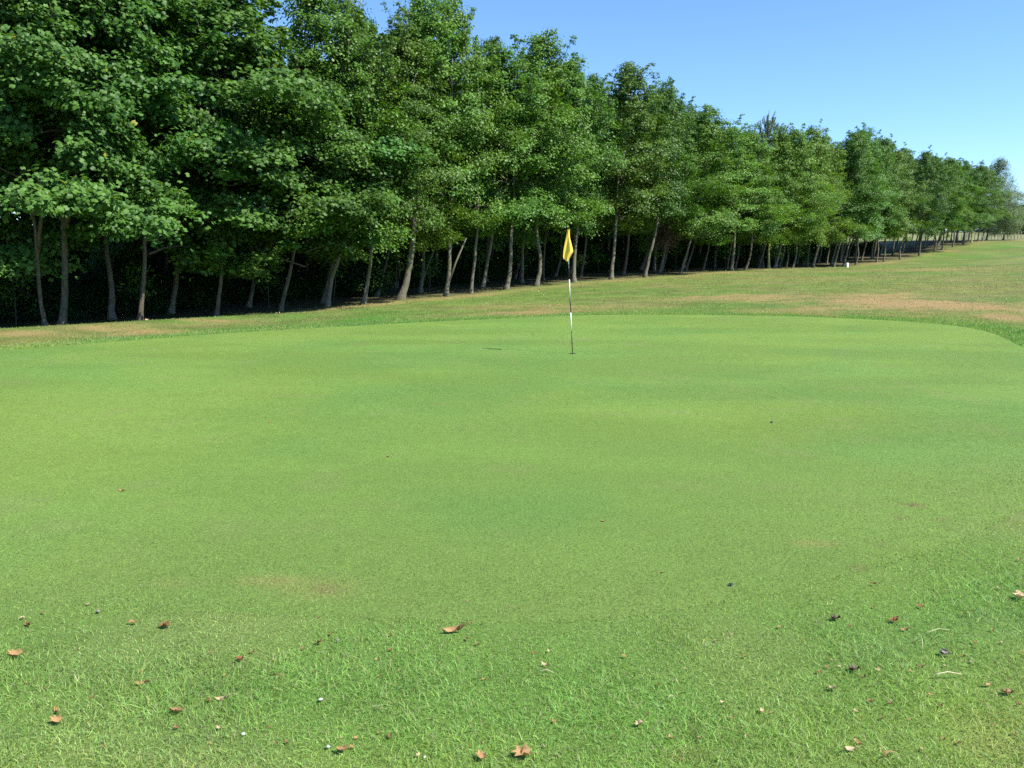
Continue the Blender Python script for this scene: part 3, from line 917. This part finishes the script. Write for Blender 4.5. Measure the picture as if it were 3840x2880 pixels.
# far trees beyond the field
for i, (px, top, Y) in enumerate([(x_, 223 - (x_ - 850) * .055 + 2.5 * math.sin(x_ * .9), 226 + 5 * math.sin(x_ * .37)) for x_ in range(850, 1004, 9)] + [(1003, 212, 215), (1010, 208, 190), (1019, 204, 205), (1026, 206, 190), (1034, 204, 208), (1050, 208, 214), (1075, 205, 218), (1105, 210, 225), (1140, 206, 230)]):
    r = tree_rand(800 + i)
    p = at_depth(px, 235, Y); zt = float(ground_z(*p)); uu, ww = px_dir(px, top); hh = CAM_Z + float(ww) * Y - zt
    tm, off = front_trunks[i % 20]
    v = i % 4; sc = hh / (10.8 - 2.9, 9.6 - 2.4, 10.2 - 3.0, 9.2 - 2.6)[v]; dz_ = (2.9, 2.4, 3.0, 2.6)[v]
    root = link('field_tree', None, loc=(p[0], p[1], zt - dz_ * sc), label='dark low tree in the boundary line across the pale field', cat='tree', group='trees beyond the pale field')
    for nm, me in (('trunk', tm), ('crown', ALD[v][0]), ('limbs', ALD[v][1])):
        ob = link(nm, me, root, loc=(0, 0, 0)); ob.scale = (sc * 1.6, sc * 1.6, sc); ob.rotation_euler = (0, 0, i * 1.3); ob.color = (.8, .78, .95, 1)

# brown dead branches hanging beside one trunk
p = at_depth(662, 277, 45.5); zt = float(ground_z(*p))
m = MB(); r = np.random.default_rng(77)
m.tube(np.array([[0, 0, -.1], [.05, 0, 1.5], [0, .1, 3.6]]), [.06, .05, .03], 7)
tw = MB()
for i in range(260):
    z = r.uniform(1.7, 3.5); az = r.uniform(0, 6.28); L = r.uniform(.4, 1.2)
    b = np.array([0, .07, z]); e = b + np.array([math.cos(az) * L, math.sin(az) * L, -r.uniform(.1, .6)])
    tw.tube(np.array([b, (b + e) / 2 + [0, 0, .08], e]), [.009, .006, .003], 4, cap=False)
    for k in range(5):
        f = r.uniform(.3, 1); q = b * (1 - f) + e * f; e2 = q + r.normal(0, .16, 3) + [0, 0, -.08]
        tw.tube(np.array([q, e2]), [.005, .003], 3, cap=False)
root = link('dead_conifer', None, loc=(p[0], p[1], zt), label='dead brown conifer with bare twiggy branches among the trunks past the flag', cat='tree')
link('trunk', m.build('trunk', M['dead']), root); link('twigs', tw.build('twigs', M['dead']), root, kind='stuff')

# ------------------------------------------------------------------ flagstick, flag and hole
base = pick(572.5, 353.9)
_, w_top = px_dir(567.2, 231.0); ux, _ = px_dir(567.2, 231.0)
ptop = np.array([float(ux) * base[1], base[1], CAM_Z + float(w_top) * base[1]])
PH = ptop[2] - base[2]
def pole_pt(f): return np.array([(ptop[0] - base[0]) * f, 0, PH * f])
fs = link('flagstick', None, loc=base, label='tall thin golf flagstick with black and white bands standing in the hole', cat='flagstick')
cuts = [(-.05, 0.188, 'black'), (0.188, 0.341, 'white'), (0.341, 0.464, 'black'), (0.464, 0.611, 'white'), (0.611, 0.732, 'black'), (0.732, 0.86, 'white'), (0.86, 1.0, 'black')]
for a0, a1, c in cuts:
    m = MB(); m.tube(np.array([pole_pt(a0), pole_pt((a0 + a1) / 2), pole_pt(a1)]), 0.0078 if c == 'white' else .0072, 12)
    link('band', m.build('band', M[c]), fs)
m = MB(); m.tube(np.array([pole_pt(.085), pole_pt(.091)]), .0115, 12); link('ferrule', m.build('ferrule', M['black']), fs)
# the flag hangs limp: outline by height, with folds
pxm = base[1] / F        # metres per pixel at the stick
zz = 0.3255 * S4         # zoom pixels to 1024 pixels
rows = [(140, 500, 524), (170, 490, 525), (210, 483, 527), (250, 475, 532), (290, 467, 546), (330, 459, 558), (365, 453, 568), (390, 450, 575), (410, 448, 562), (440, 447, 543), (462, 448, 528), (482, 470, 516), (499, 492, 500)]
nu = 18; FV = []
for (yy, xl, xr) in rows:
    zc = (1558 - yy) * zz * pxm
    for j in range(nu + 1):
        t = j / nu
        xx = ((xl * (1 - t) + xr * t) * .92 + 515 * .08 - 575) * zz * pxm
        wdt = (xr - xl) * zz * pxm
        dep = -0.018 - 0.016 * math.sin(t * math.pi * 2.6 + yy * .006) * min(1, wdt / .12) - 0.006 * math.sin(t * 9 + yy * .02) - .02 * math.sin(math.pi * t)
        FV.append((xx, dep, zc + 0.004 * math.sin(t * 7)))
fq = []
for i in range(len(rows) - 1):
    for j in range(nu):
        a0 = i * (nu + 1) + j; fq.append((a0, a0 + 1, a0 + nu + 2, a0 + nu + 1))
nF = len(FV)
fme = mesh_np('flag', np.array(FV), [np.array(fq)], M['flag'], True)
fo = link('flag', fme, fs, label='limp bright yellow flag cloth')
md = fo.modifiers.new('thickness', 'SOLIDIFY'); md.thickness = 0.002
md = fo.modifiers.new('smooth', 'SUBSURF'); md.levels = 1; md.render_levels = 2
# the hole cup: a dark sleeve sunk in the turf with a rim
hole = MB()
n = 28; t = np.arange(n) / n * 2 * math.pi
ring = lambda rad, z: np.stack([np.cos(t) * rad, np.sin(t) * rad, np.full(n, z)], -1)
Vh = np.vstack([ring(.054, .0075), ring(.057, .0075), ring(.057, -.02), ring(.054, -.12)])
Q = []
for a0, b0 in ((0, 1), (1, 2)):
    Q += [(a0 * n + j, b0 * n + j, b0 * n + (j + 1) % n, a0 * n + (j + 1) % n) for j in range(n)]
Q += [(0 * n + j, 0 * n + (j + 1) % n, 3 * n + (j + 1) % n, 3 * n + j) for j in range(n)]
hole.add(Vh, Q)
hd = MB(); hd.add(np.vstack([ring(.054, .0072), [[0, 0, .0072]]]), None, [(j, (j + 1) % n, n) for j in range(n)])  # black disc just under the rim, painted in for the shade down the hole
h = link('hole_cup', hole.build('hole_cup', M['bark_dark']), loc=base, label='golf hole cup in the turf round the foot of the flagstick', cat='golf hole')
link('hole_shade_disc', hd.build('hole_shade_disc', M['black']), h)

# white marker post by the trees
p = pick(847, 267.4)
m = MB()
w2, hh2 = .075, .34
c8 = np.array([(sx * w2 * k, sy * w2 * k, z) for z, k in ((-.05, 1), (hh2 - .03, 1), (hh2, .8)) for sx, sy in ((-1, -1), (1, -1), (1, 1), (-1, 1))])
q = [(i * 4 + j, i * 4 + (j + 1) % 4, i * 4 + 4 + (j + 1) % 4, i * 4 + 4 + j) for i in range(2) for j in range(4)] + [(8, 9, 10, 11)]
m.add(c8, q)
link('marker_post', m.build('marker_post', M['white'], smooth=False), loc=p, label='small white marker post at the foot of the trees', cat='marker post')

# wire fence along the far field
fence = link('field_fence', None, loc=(0, 0, 0), label='low post and wire fence at the edge of the pale field', cat='fence')
fx = []
for i, px in enumerate(np.arange(955, 1085, 3.3)):
    p = at_depth(px, 238, 138 - 0.02 * (px - 955)); zt = float(ground_z(*p)); fx.append((p[0], p[1], zt))
pm = MB(); pm.tube(np.array([[0, 0, -.1], [0, 0, .6], [0.01, 0, 1.15]]), [.05, .05, .045], 6); pmesh = pm.build('post', M['grey'])
for q3 in fx: link('post', pmesh, fence, loc=q3)
for hz in (.45, 1.0):
    wm_ = MB(); wm_.tube(np.array(fx) + [0, 0, hz], .006, 4); link('wire', wm_.build('wire', M['grey']), fence)

# ------------------------------------------------------------------ mown grass blades
def blades(name, x, y, hgt, wid, col, label, seg3, lean=.5):
    n = len(x); r = np.random.default_rng(len(x))
    z = ground_z(x, y)
    az = r.uniform(0, 6.28, n); la = r.uniform(0, 6.28, n); l = np.abs(r.normal(0, lean, n)) * hgt
    sx, sy = np.cos(az) * wid * .5, np.sin(az) * wid * .5
    lx, ly = np.cos(la) * l, np.sin(la) * l
    B1 = np.stack([x - sx, y - sy, z - .002], -1); B2 = np.stack([x + sx, y + sy, z - .002], -1)
    Tp = np.stack([x + lx, y + ly, z + hgt], -1)
    if seg3:
        mx, my, mz = x + lx * .35, y + ly * .35, z + hgt * .6
        M1 = np.stack([mx - sx * .75, my - sy * .75, mz], -1); M2 = np.stack([mx + sx * .75, my + sy * .75, mz], -1)
        V = np.stack([B1, B2, M2, M1, Tp], 1).reshape(-1, 3); k = 5
        b = np.arange(n)[:, None] * 5
        F_ = [b + np.array([0, 1, 2, 3]), b + np.array([3, 2, 4])]
    else:
        V = np.stack([B1, B2, Tp], 1).reshape(-1, 3); k = 3
        F_ = [np.arange(3 * n).reshape(-1, 3)]
    me = mesh_np(name, V, F_, M['blade'], True, color=np.repeat(col, k, 0))
    o = link(name, me, label=label, cat='grass', kind='stuff')
    return o

def sector(n, d0, d1, umax=.80):
    """points on the ground in front of where we stand, thinning out with distance"""
    r = np.random.default_rng(n)
    d = d0 * (d1 / d0) ** r.random(n)
    u = r.uniform(-umax, umax, n)
    return d * u, d

def jitter(col, n, seed, amt=.25):
    r = np.random.default_rng(seed)
    k = 1 + r.normal(0, amt, (n, 1)); hue = r.normal(0, .12, (n, 1))
    c = np.clip(col * k * np.concatenate([1 + hue, np.ones((n, 1)), 1 - hue * .5], 1), .01, .6)
    dry = r.random(n) > .90
    c[dry] = np.array([.34, .32, .17]) * r.uniform(.7, 1.2, (dry.sum(), 1))
    pale = r.random(n) > .80
    c[pale] = c[pale] * .55 + np.array([.17, .22, .10])
    return c

# longer turf on the near side
x, y = sector(320000, 1.9, 7.5)
gcol, ccol, d = turf_color(x, y)
k = d > .9 * (fbm(x, y, .45, 75, 3) - .58) + .25 * (fbm(x, y, .12, 76, 2) - .5)
x, y, ccol, d = x[k], y[k], ccol[k], d[k]
hband = 1 + .2 * np.exp(-((d - .55) / .38) ** 2)
hn = fbm(x, y, .35, 71, 3); hn2 = fbm(x, y, 1.3, 72, 2)
hgt = (0.0085 + 0.0115 * sstep(.3, .75, hn) * (0.45 + 1.0 * hn2)) * rng.uniform(.5, 1.5, len(x)) * np.where(rng.random(len(x)) > .994, 1.9, 1.0) * hband * (0.55 + .45 * sstep(-.2, .7, d))
wid = np.maximum(.0024, y * .00062) * rng.uniform(.7, 1.3, len(x))
blades('turf_blades', x, y, hgt, wid, jitter(ccol * 1.85 * (.78 + .5 * fbm(x, y, .22, 77, 2))[:, None], len(x), 1, .36), 'short mown grass blades of the longer turf before the green', True, 1.7)
# very short blades of the putting surface
x, y = sector(400000, 3.2, 18.0)
gcol, ccol, d = turf_color(x, y)
k = d <= 0.0
x, y, gcol, d = x[k], y[k], gcol[k], d[k]
gcol = gcol * (.72 + .56 * fbm(x, y, .07, 93, 2))[:, None] * (.85 + .3 * fbm(x, y, .3, 94, 2))[:, None]
hgt = rng.uniform(.002, .007, len(x)) * (1 + 1.1 * sstep(-1.6, 0, d) * sstep(9, 6, y)); wid = np.maximum(.0024, y * .0008) * rng.uniform(.7, 1.3, len(x))
blades('green_blades', x, y, hgt + .004, wid, jitter(gcol * 1.35, len(x), 2, .5), 'fine close-cut grass blades of the putting green', False, 1.2)
# tufts of the apron round the far edge
r = np.random.default_rng(5)
th_ = r.uniform(0.05, math.pi - .02, 60000); dd = np.abs(r.normal(0, .55, 60000))
Rr = green_r(th_) + dd + .02
x, y = GC[0] + Rr * np.cos(th_), GC[1] + Rr * np.sin(th_)
_, ccol, d = turf_color(x, y)
blades('apron_blades', x, y, r.uniform(.015, .04, len(x)), np.full(len(x), .011), jitter(ccol * 1.7, len(x), 3), 'longer grass blades edging the far side of the green', False, .6)

# coarse blades of the parched fairway
x, y = sector(150000, 11.0, 55.0)
_, ccol, d = turf_color(x, y)
k = (d > 0.3) & (line_dist(x, y) < .3)
x, y, ccol = x[k], y[k], ccol[k]
blades('fairway_blades', x, y, rng.uniform(.012, .035, len(x)), np.maximum(.008, y * .0008), jitter(ccol * 1.4, len(x), 4), 'parched short grass blades of the fairway beyond the green', False, 1.2)

# ------------------------------------------------------------------ fallen leaves and bits lying on the turf
def dry_leaf(seed, curl, lobes=True):
    r = np.random.default_rng(seed)
    o, _t = leaf_shapes('dry')
    if not lobes:
        o = np.array([(0, 0, 0), (.22, .15, 0), (.32, .42, 0), (.24, .74, 0), (.08, .93, 0), (0, 1, 0), (-.08, .93, 0), (-.24, .74, 0), (-.32, .42, 0), (-.22, .15, 0), (-.1, .04, 0), (-.04, .0, 0), (0, .45, 0)])
    n = len(o) - 1
    inner = o[:n] * .55 + o[n] * .45
    V = np.vstack([o[:n], inner, o[n:]])
    V = V - np.array([0, .45, 0]); V[:, 2] = 0
    if not lobes: V[:, 0] *= .62; V[:, 0] += .10 * np.sin(V[:, 1] * 4)
    a = curl * r.uniform(.7, 1.3)
    # roll the blade across its width, and bend it along its length
    xr = V[:, 0]; V2 = V.copy()
    V2[:, 0] = np.sin(xr * a * 2.2) / (a * 2.2); V2[:, 2] = (1 - np.cos(xr * a * 2.2)) / (a * 2.2)
    V2[:, 2] += .35 * curl * V[:, 1] ** 2 + r.normal(0, .11, len(V)) + .06
    V2[:, 2] -= V2[:, 2].min() - .02
    Q = [(i, (i + 1) % n, n + (i + 1) % n, n + i) for i in range(n)]
    T = [(n + i, n + (i + 1) % n, 2 * n) for i in range(n)]
    mb = MB(); mb.add(V2, Q, T)
    st = np.array([[0, -.45, V2[0, 2]], [.04, -.7, V2[0, 2] + .05], [.02, -.95, V2[0, 2] + .02]])
    mb.tube(st, [.02, .016, .012], 4)
    return mb
LEAF_MESH = {}
def leaf_mesh(var, mat):
    if (var, mat) not in LEAF_MESH:
        mb = dry_leaf(600 + var, [1.15, 1.0, 1.45, .8][var % 4], lobes=var % 2 == 0)
        LEAF_MESH[(var, mat)] = mb.build('fallen_leaf', M[mat], True)
    return LEAF_MESH[(var, mat)]
def drop(px, py, size_px, var, mat, ang, label, group=None, flat=1.0, name='fallen_leaf', cat='leaf'):
    p = pick(px, py)
    dist = math.hypot(p[1], CAM_Z)
    s = size_px * dist / F
    lift = .008 if green_d(p[0], p[1]) > 0 else .002
    o = link(name, leaf_mesh(var, mat), loc=(p[0], p[1], p[2] + lift), label=label, cat=cat, group=group)
    o.scale = (s * (.55 if size_px > 13 and var % 2 else 1), s, s * flat); o.rotation_euler = (random.uniform(-.25, .25), random.uniform(-.25, .25), ang)
    return o
BIG = [  # source px, size (source px), variant, material, angle, label
    (108, 2351, 46, 1, 'leaf_brown', 1.2, 'curled brown leaf just off the green edge near the corner of the turf'),
    (499, 2344, 42, 3, 'leaf_tan', 1.6, 'pale tan folded leaf, first of two side by side at the green edge'),
    (616, 2357, 46, 2, 'leaf_brown', 1.4, 'crumpled brown leaf next to the pale tan folded one'),
    (900, 2483, 42, 2, 'leaf_red', .4, 'dark red-brown curled leaf standing up from the turf'),
    (948, 2453, 28, 3, 'leaf_tan', 2.0, 'small light tan leaf just above the red-brown curled one'),
    (542, 2574, 66, 1, 'leaf_tan', 1.65, 'long narrow orange-tan leaf lying flat, below the dark red-brown one'),
    (781, 2642, 42, 3, 'leaf_brown', .8, 'plump curled brown leaf joined to a pale striped one'),
    (838, 2632, 62, 1, 'leaf_pale', 1.75, 'pale ribbed leaf lying beside the plump curled brown one'),
    (655, 2683, 46, 0, 'leaf_tan', 1.5, 'orange-tan leaf in two lobes beneath the plump curled brown one'),
    (213, 2676, 44, 1, 'leaf_tan', 1.0, 'slim tan leaf pointing up, over a second stalked tan leaf'),
    (208, 2715, 46, 0, 'leaf_tan', 1.5, 'stalked tan leaf lying under the slim upward-pointing one'),
    (52, 2470, 56, 0, 'leaf_tan', 1.6, 'row of three small tan lobes of a leaf at the picture edge'),
    (1706, 2375, 96, 1, 'leaf_tan', 1.85, 'longest narrow tan leaf, slanting across the turf near the middle'),
    (1752, 2405, 30, 3, 'leaf_red', .7, 'small bright rust leaf under the longest narrow tan one'),
    (1194, 2420, 32, 2, 'leaf_brown', 1.3, 'brown and yellow curled leaf left of the longest narrow one'),
    (1804, 2850, 44, 0, 'leaf_tan', .5, 'bright orange lobed leaf at the bottom of the turf'),
    (1953, 2842, 76, 2, 'leaf_tan', 1.5, 'largest folded tan leaf with dark hollow at the bottom middle'),
    (2395, 2726, 36, 2, 'leaf_pale', 1.5, 'pale arched leaf like a small bridge, alone on the turf'),
    (2044, 2503, 36, 1, 'leaf_pale', 1.2, 'pale tan leaf above a straw of dry grass'),
    (1281, 2828, 44, 0, 'leaf_tan', 1.4, 'orange-tan leaf beside a white shell fragment'),
    (3821, 2252, 58, 0, 'leaf_pale', 2.1, 'large pale ragged leaf cut by the picture edge, beside the apron'),
    (3199, 2523, 46, 2, 'leaf_dark', 1.9, 'dark brown curled leaf among the scatter of pale scraps'),
    (3118, 2487, 30, 3, 'leaf_pale', .3, 'upright cream leaf near the dark brown curled one'),
    (3118, 2594, 36, 2, 'leaf_pale', 1.2, 'cream folded leaf with red underside, lower in the scatter'),
    (3186, 2822, 52, 1, 'leaf_pale', 1.9, 'pale boat-shaped leaf low in the corner, under a dry curl'),
    (3215, 2793, 40, 1, 'leaf_tan', .8, 'dry tan curl lying above the pale boat-shaped leaf'),
    (3264, 2640, 32, 3, 'leaf_tan', 1.0, 'small pink-tan curled leaf midway down the scatter'),
    (3352, 2338, 36, 2, 'leaf_red', 1.5, 'rusty leaf topmost in the scatter of scraps past the apron corner'),
    (3394, 2370, 34, 1, 'leaf_tan', 1.5, 'light tan leaf just under the topmost rusty one'),
    (3775, 2610, 44, 2, 'leaf_brown', 1.6, 'brown and cream curled leaf near the edge, level with the pale twig'),
    (3703, 2578, 36, 1, 'leaf_tan', 2.0, 'slim tan leaf between the pale twig and the curled brown and cream one'),
    (3129, 2330, 42, 2, 'leaf_dark', 1.7, 'pair of dark curled leaf halves below the soil patches'),
    (1454, 1715, 14, 2, 'leaf_red', .6, 'small red-brown curl alone out on the putting green'),
    (455, 1844, 30, 1, 'leaf_tan', 1.6, 'tan winged leaf scrap alone out on the green'),
    (2260, 1958, 16, 0, 'leaf_tan', .4, 'tiny orange star-shaped leaf on the green below the flag'),
    (2477, 2152, 20, 1, 'leaf_brown', 1.2, 'small brown leaf at the near rim of the green'),
    (3274, 2197, 26, 3, 'leaf_red', 1.3, 'small rust leaf just past the two round soil patches'),
]
for sx, sy, sz, var, mat, ang, lab in BIG:
    drop(sx * S4, sy * S4, sz * S4 * .85, var, mat, ang, lab)
SMALL = '82,2325 299,2440 529,2446 332,2271 527,2529 760,2739 770,2533 160,2305 652,2512 842,2540 788,2456 390,2810 352,2626 100,2570 172,2590 820,2740 790,2797 662,2740 ' \
        '1791,2423 1413,2481 1038,2553 1800,2529 1177,2529 1424,2757 1463,2772 1487,2752 1075,2794 1765,2807 1355,2739 1422,2542 1546,2457 1196,2316 1754,2258 1240,2386 1136,2440 1463,2390 ' \
        '1012,2738 1037,2796 1276,2778 1335,2777 1568,2843 1815,2555 1465,2444 1498,2523 1320,2812 1000,2766 ' \
        '2742,2386 2710,2644 2727,2661 2855,2674 2740,2702 2786,2735 2794,2770 2515,2776 2298,2772 2554,2861 2853,2275 2569,2514 2499,2505 2308,2442 2794,2472 2080,2714 2040,2807 2057,2450 2003,2457 2617,2697 2624,2780 2660,2690 2683,2412 2430,2690 2465,2574 2340,2470 2547,2825 ' \
        '3209,2676 3456,2510 3414,2526 3290,2523 3069,2529 3241,2549 3362,2324 3433,2366 3186,2357 2922,2360 3612,2470 3642,2490 3756,2418 3508,2422 3547,2412 3430,2412 3655,2418 2893,2682 3298,2360 3451,2283 3277,2283 3744,2213 3765,2092 3822,2107 3630,2306 3540,2505 3830,2453 3720,2370 3830,2176 3780,2556 3490,2615 3318,2600 3335,2649 3228,2700 3414,2708 3526,2655 3304,2704 3722,2730 3800,2760 3598,2798 3320,2832 3540,2780 3680,2640 3455,2822 3100,2510 3150,2508 3820,2650 ' \
        '1012,1585 903,1785 1921,1437 2895,1588 2372,2062 2340,2084 2180,1262 2060,1230 860,1222 1460,1190 2560,1300 3270,1880 3420,1900 3310,2030 2000,1254'
mats = ['leaf_tan', 'leaf_brown', 'leaf_tan', 'leaf_brown', 'leaf_pale']
for i, t_ in enumerate(SMALL.split()):
    sx, sy = map(float, t_.split(','))
    mat = mats[int(rng.integers(0, 5))]
    sz = rng.uniform(10, 20) * (1 if sy > 2100 else .55)
    pl = 'turf below the plump curled brown leaf' if sx < 960 and sy > 2600 else 'turf round the red-brown curled leaf' if sx < 960 else 'putting green' if sy < 2150 else 'turf round the longest narrow leaf' if sx < 1920 and sy < 2600 else 'turf beside the largest folded leaf' if sx < 1920 else 'turf near the arched leaf' if sx < 2880 else 'turf round the grey crumpled lump'
    nm = {'leaf_tan': 'tan', 'leaf_brown': 'brown', 'leaf_red': 'rusty', 'leaf_pale': 'pale cream'}[mat]
    drop(sx * S4, sy * S4, sz * S4, int(rng.integers(0, 4)), mat, rng.uniform(0, 6.28), f'tiny {nm} dry leaf scrap on the {pl}', f'tiny {nm} leaf scraps', name='leaf_scrap')
# pale specks of leaf on the dry grass under the trees
for i in range(70):
    s_ = rng.uniform(0, 60); o_ = -abs(rng.normal(.3, 2.2))
    q = along(s_, o_)
    if green_d(*q) < .2 or q[0] / q[1] < -.8: continue
    ob = link('leaf_scrap', leaf_mesh(int(rng.integers(0, 4)), 'leaf_pale'), loc=(q[0], q[1], float(ground_z(*q)) + .02),
              label='pale dry leaf fallen on the parched grass before the trunks', cat='leaf', group='pale leaves on the parched grass')
    sc = rng.uniform(.05, .10); ob.scale = (sc, sc, sc * 1.3); ob.rotation_euler = (rng.uniform(-.3, .3), rng.uniform(-.3, .3), rng.uniform(0, 6.28))
# grey ragged lump, white shells, dark flat piece, straws and twigs
def crumple(seed, n=5):
    r = np.random.default_rng(seed); m = MB()
    for i in range(n):
        mb = dry_leaf(seed + i, 1.3)
        V = np.vstack(mb.v); a = r.uniform(0, 6.28); b = r.normal(0, .6)
        c, s = math.cos(a), math.sin(a)
        V = V @ np.array([[c, -s, 0], [s, c, 0], [0, 0, 1]]); cb, sb = math.cos(b), math.sin(b)
        V = V @ np.array([[1, 0, 0], [0, cb, -sb], [0, sb, cb]]) * .7 + r.normal(0, .15, 3)
        V[:, 2] = np.maximum(V[:, 2], -.05)
        m.add(V, np.vstack(mb.q), np.vstack(mb.t))
    return m
p = pick(3537 * S4, 2460 * S4); s = 34 * S4 * math.hypot(p[1], 1.6) / F
o = link('crumpled_leaf', crumple(40).build('crumpled_leaf', M['leaf_grey']), loc=p + [0, 0, .015], label='ragged grey crumpled leaf lump standing on the turf', cat='leaf'); o.scale = (s, s, s)
def pebble(px, py, size, mat, label, name, cat, seed, flat=.32):
    r = np.random.default_rng(seed)
    t_ = np.arange(9) / 9 * 2 * math.pi; V = []
    for zq, rq in ((0, .8), (.3, 1.0), (.7, .75), (1.0, .3)):
        for a_ in t_: V.append((math.cos(a_) * rq * r.uniform(.75, 1.2) * .5, math.sin(a_) * rq * r.uniform(.6, 1.0) * .5, zq * flat * r.uniform(.8, 1.1)))
    V.append((0, 0, flat)); Q = [(i * 9 + j, i * 9 + (j + 1) % 9, i * 9 + 9 + (j + 1) % 9, i * 9 + 9 + j) for i in range(3) for j in range(9)]
    T = [(27 + j, 27 + (j + 1) % 9, 36) for j in range(9)]
    mb = MB(); mb.add(np.array(V), Q, T)
    p = pick(px * S4, py * S4); s = size * S4 * math.hypot(p[1], 1.6) / F
    o = link(name, mb.build(name, M[mat], False), loc=p + [0, 0, .012], label=label, cat=cat); o.scale = (s, s, s); o.rotation_euler = (0, 0, r.uniform(0, 6.28))
pebble(913, 2765, 17, 'shell', 'small white angular fragment low on the turf, apart from leaves', 'white_fragment', 'fragment', 1)
pebble(1203, 2635, 17, 'shell', 'small bluish-white fragment below the red-brown curled leaf', 'white_fragment', 'fragment', 2)
pebble(1231, 2813, 16, 'shell', 'small white fragment beside the orange-tan leaf at the bottom', 'white_fragment', 'fragment', 3)
pebble(1592, 2852, 12, 'shell', 'tiny white fragment at the very bottom of the turf', 'white_fragment', 'fragment', 4)
pebble(369, 2301, 18, 'leaf_grey', 'small grey pellet at the rim of the green', 'grey_pellet', 'fragment', 5)
pebble(1267, 2412, 16, 'leaf_grey', 'small grey bud on the turf above the scraps', 'grey_pellet', 'fragment', 6)
pebble(2742, 2200, 20, 'slate', 'dark slate-blue flat piece lying at the near rim of the green', 'dark_chip', 'fragment', 7, .22)
pebble(2894, 1588, 14, 'slate', 'tiny dark speck out on the green past the flag', 'dark_chip', 'fragment', 8, .4)
def straw(px0, py0, px1, py1, rad, mat, label, name='straw', cat='straw'):
    a = pick(px0 * S4, py0 * S4); b = pick(px1 * S4, py1 * S4)
    c = (a + b) / 2 + [0, 0, .012]
    mb = MB(); mb.tube(np.array([a, a * .5 + c * .5, c, b * .5 + c * .5, b]) - a, [rad, rad, rad, rad * .9, rad * .5], 6)
    link(name, mb.build(name, M[mat]), loc=a + [0, 0, .02], label=label, cat=cat)
straw(3495, 2549, 3608, 2547, .0022, 'straw', 'longest pale dry twig lying level below the grey lump', 'twig', 'twig')
straw(3308, 2858, 3355, 2842, .0022, 'leaf_tan', 'reddish dry twig slanting at the bottom edge', 'twig', 'twig')
straw(2020, 2537, 2078, 2541, .0013, 'straw', 'thin pale straw lying level under the pale tan leaf')
straw(1015, 2551, 1066, 2555, .0018, 'leaf_brown', 'short dark brown twig lying level near the turf middle', 'twig', 'twig')
straw(270, 2545, 294, 2573, .0013, 'straw', 'thin straw slanting down among the grass beside the long orange-tan leaf')
straw(3470, 2390, 3560, 2378, .0012, 'straw', 'thin pale straw above the grey lump')
straw(3452, 2400, 3460, 2452, .0011, 'straw', 'fine straw standing across the grass before the grey lump')
straw(2500, 2640, 2530, 2632, .0012, 'straw', 'short pale straw between the arched leaf and the rim')
straw(2525, 2565, 2542, 2582, .0012, 'straw', 'short pale straw slanting, above the arched leaf')
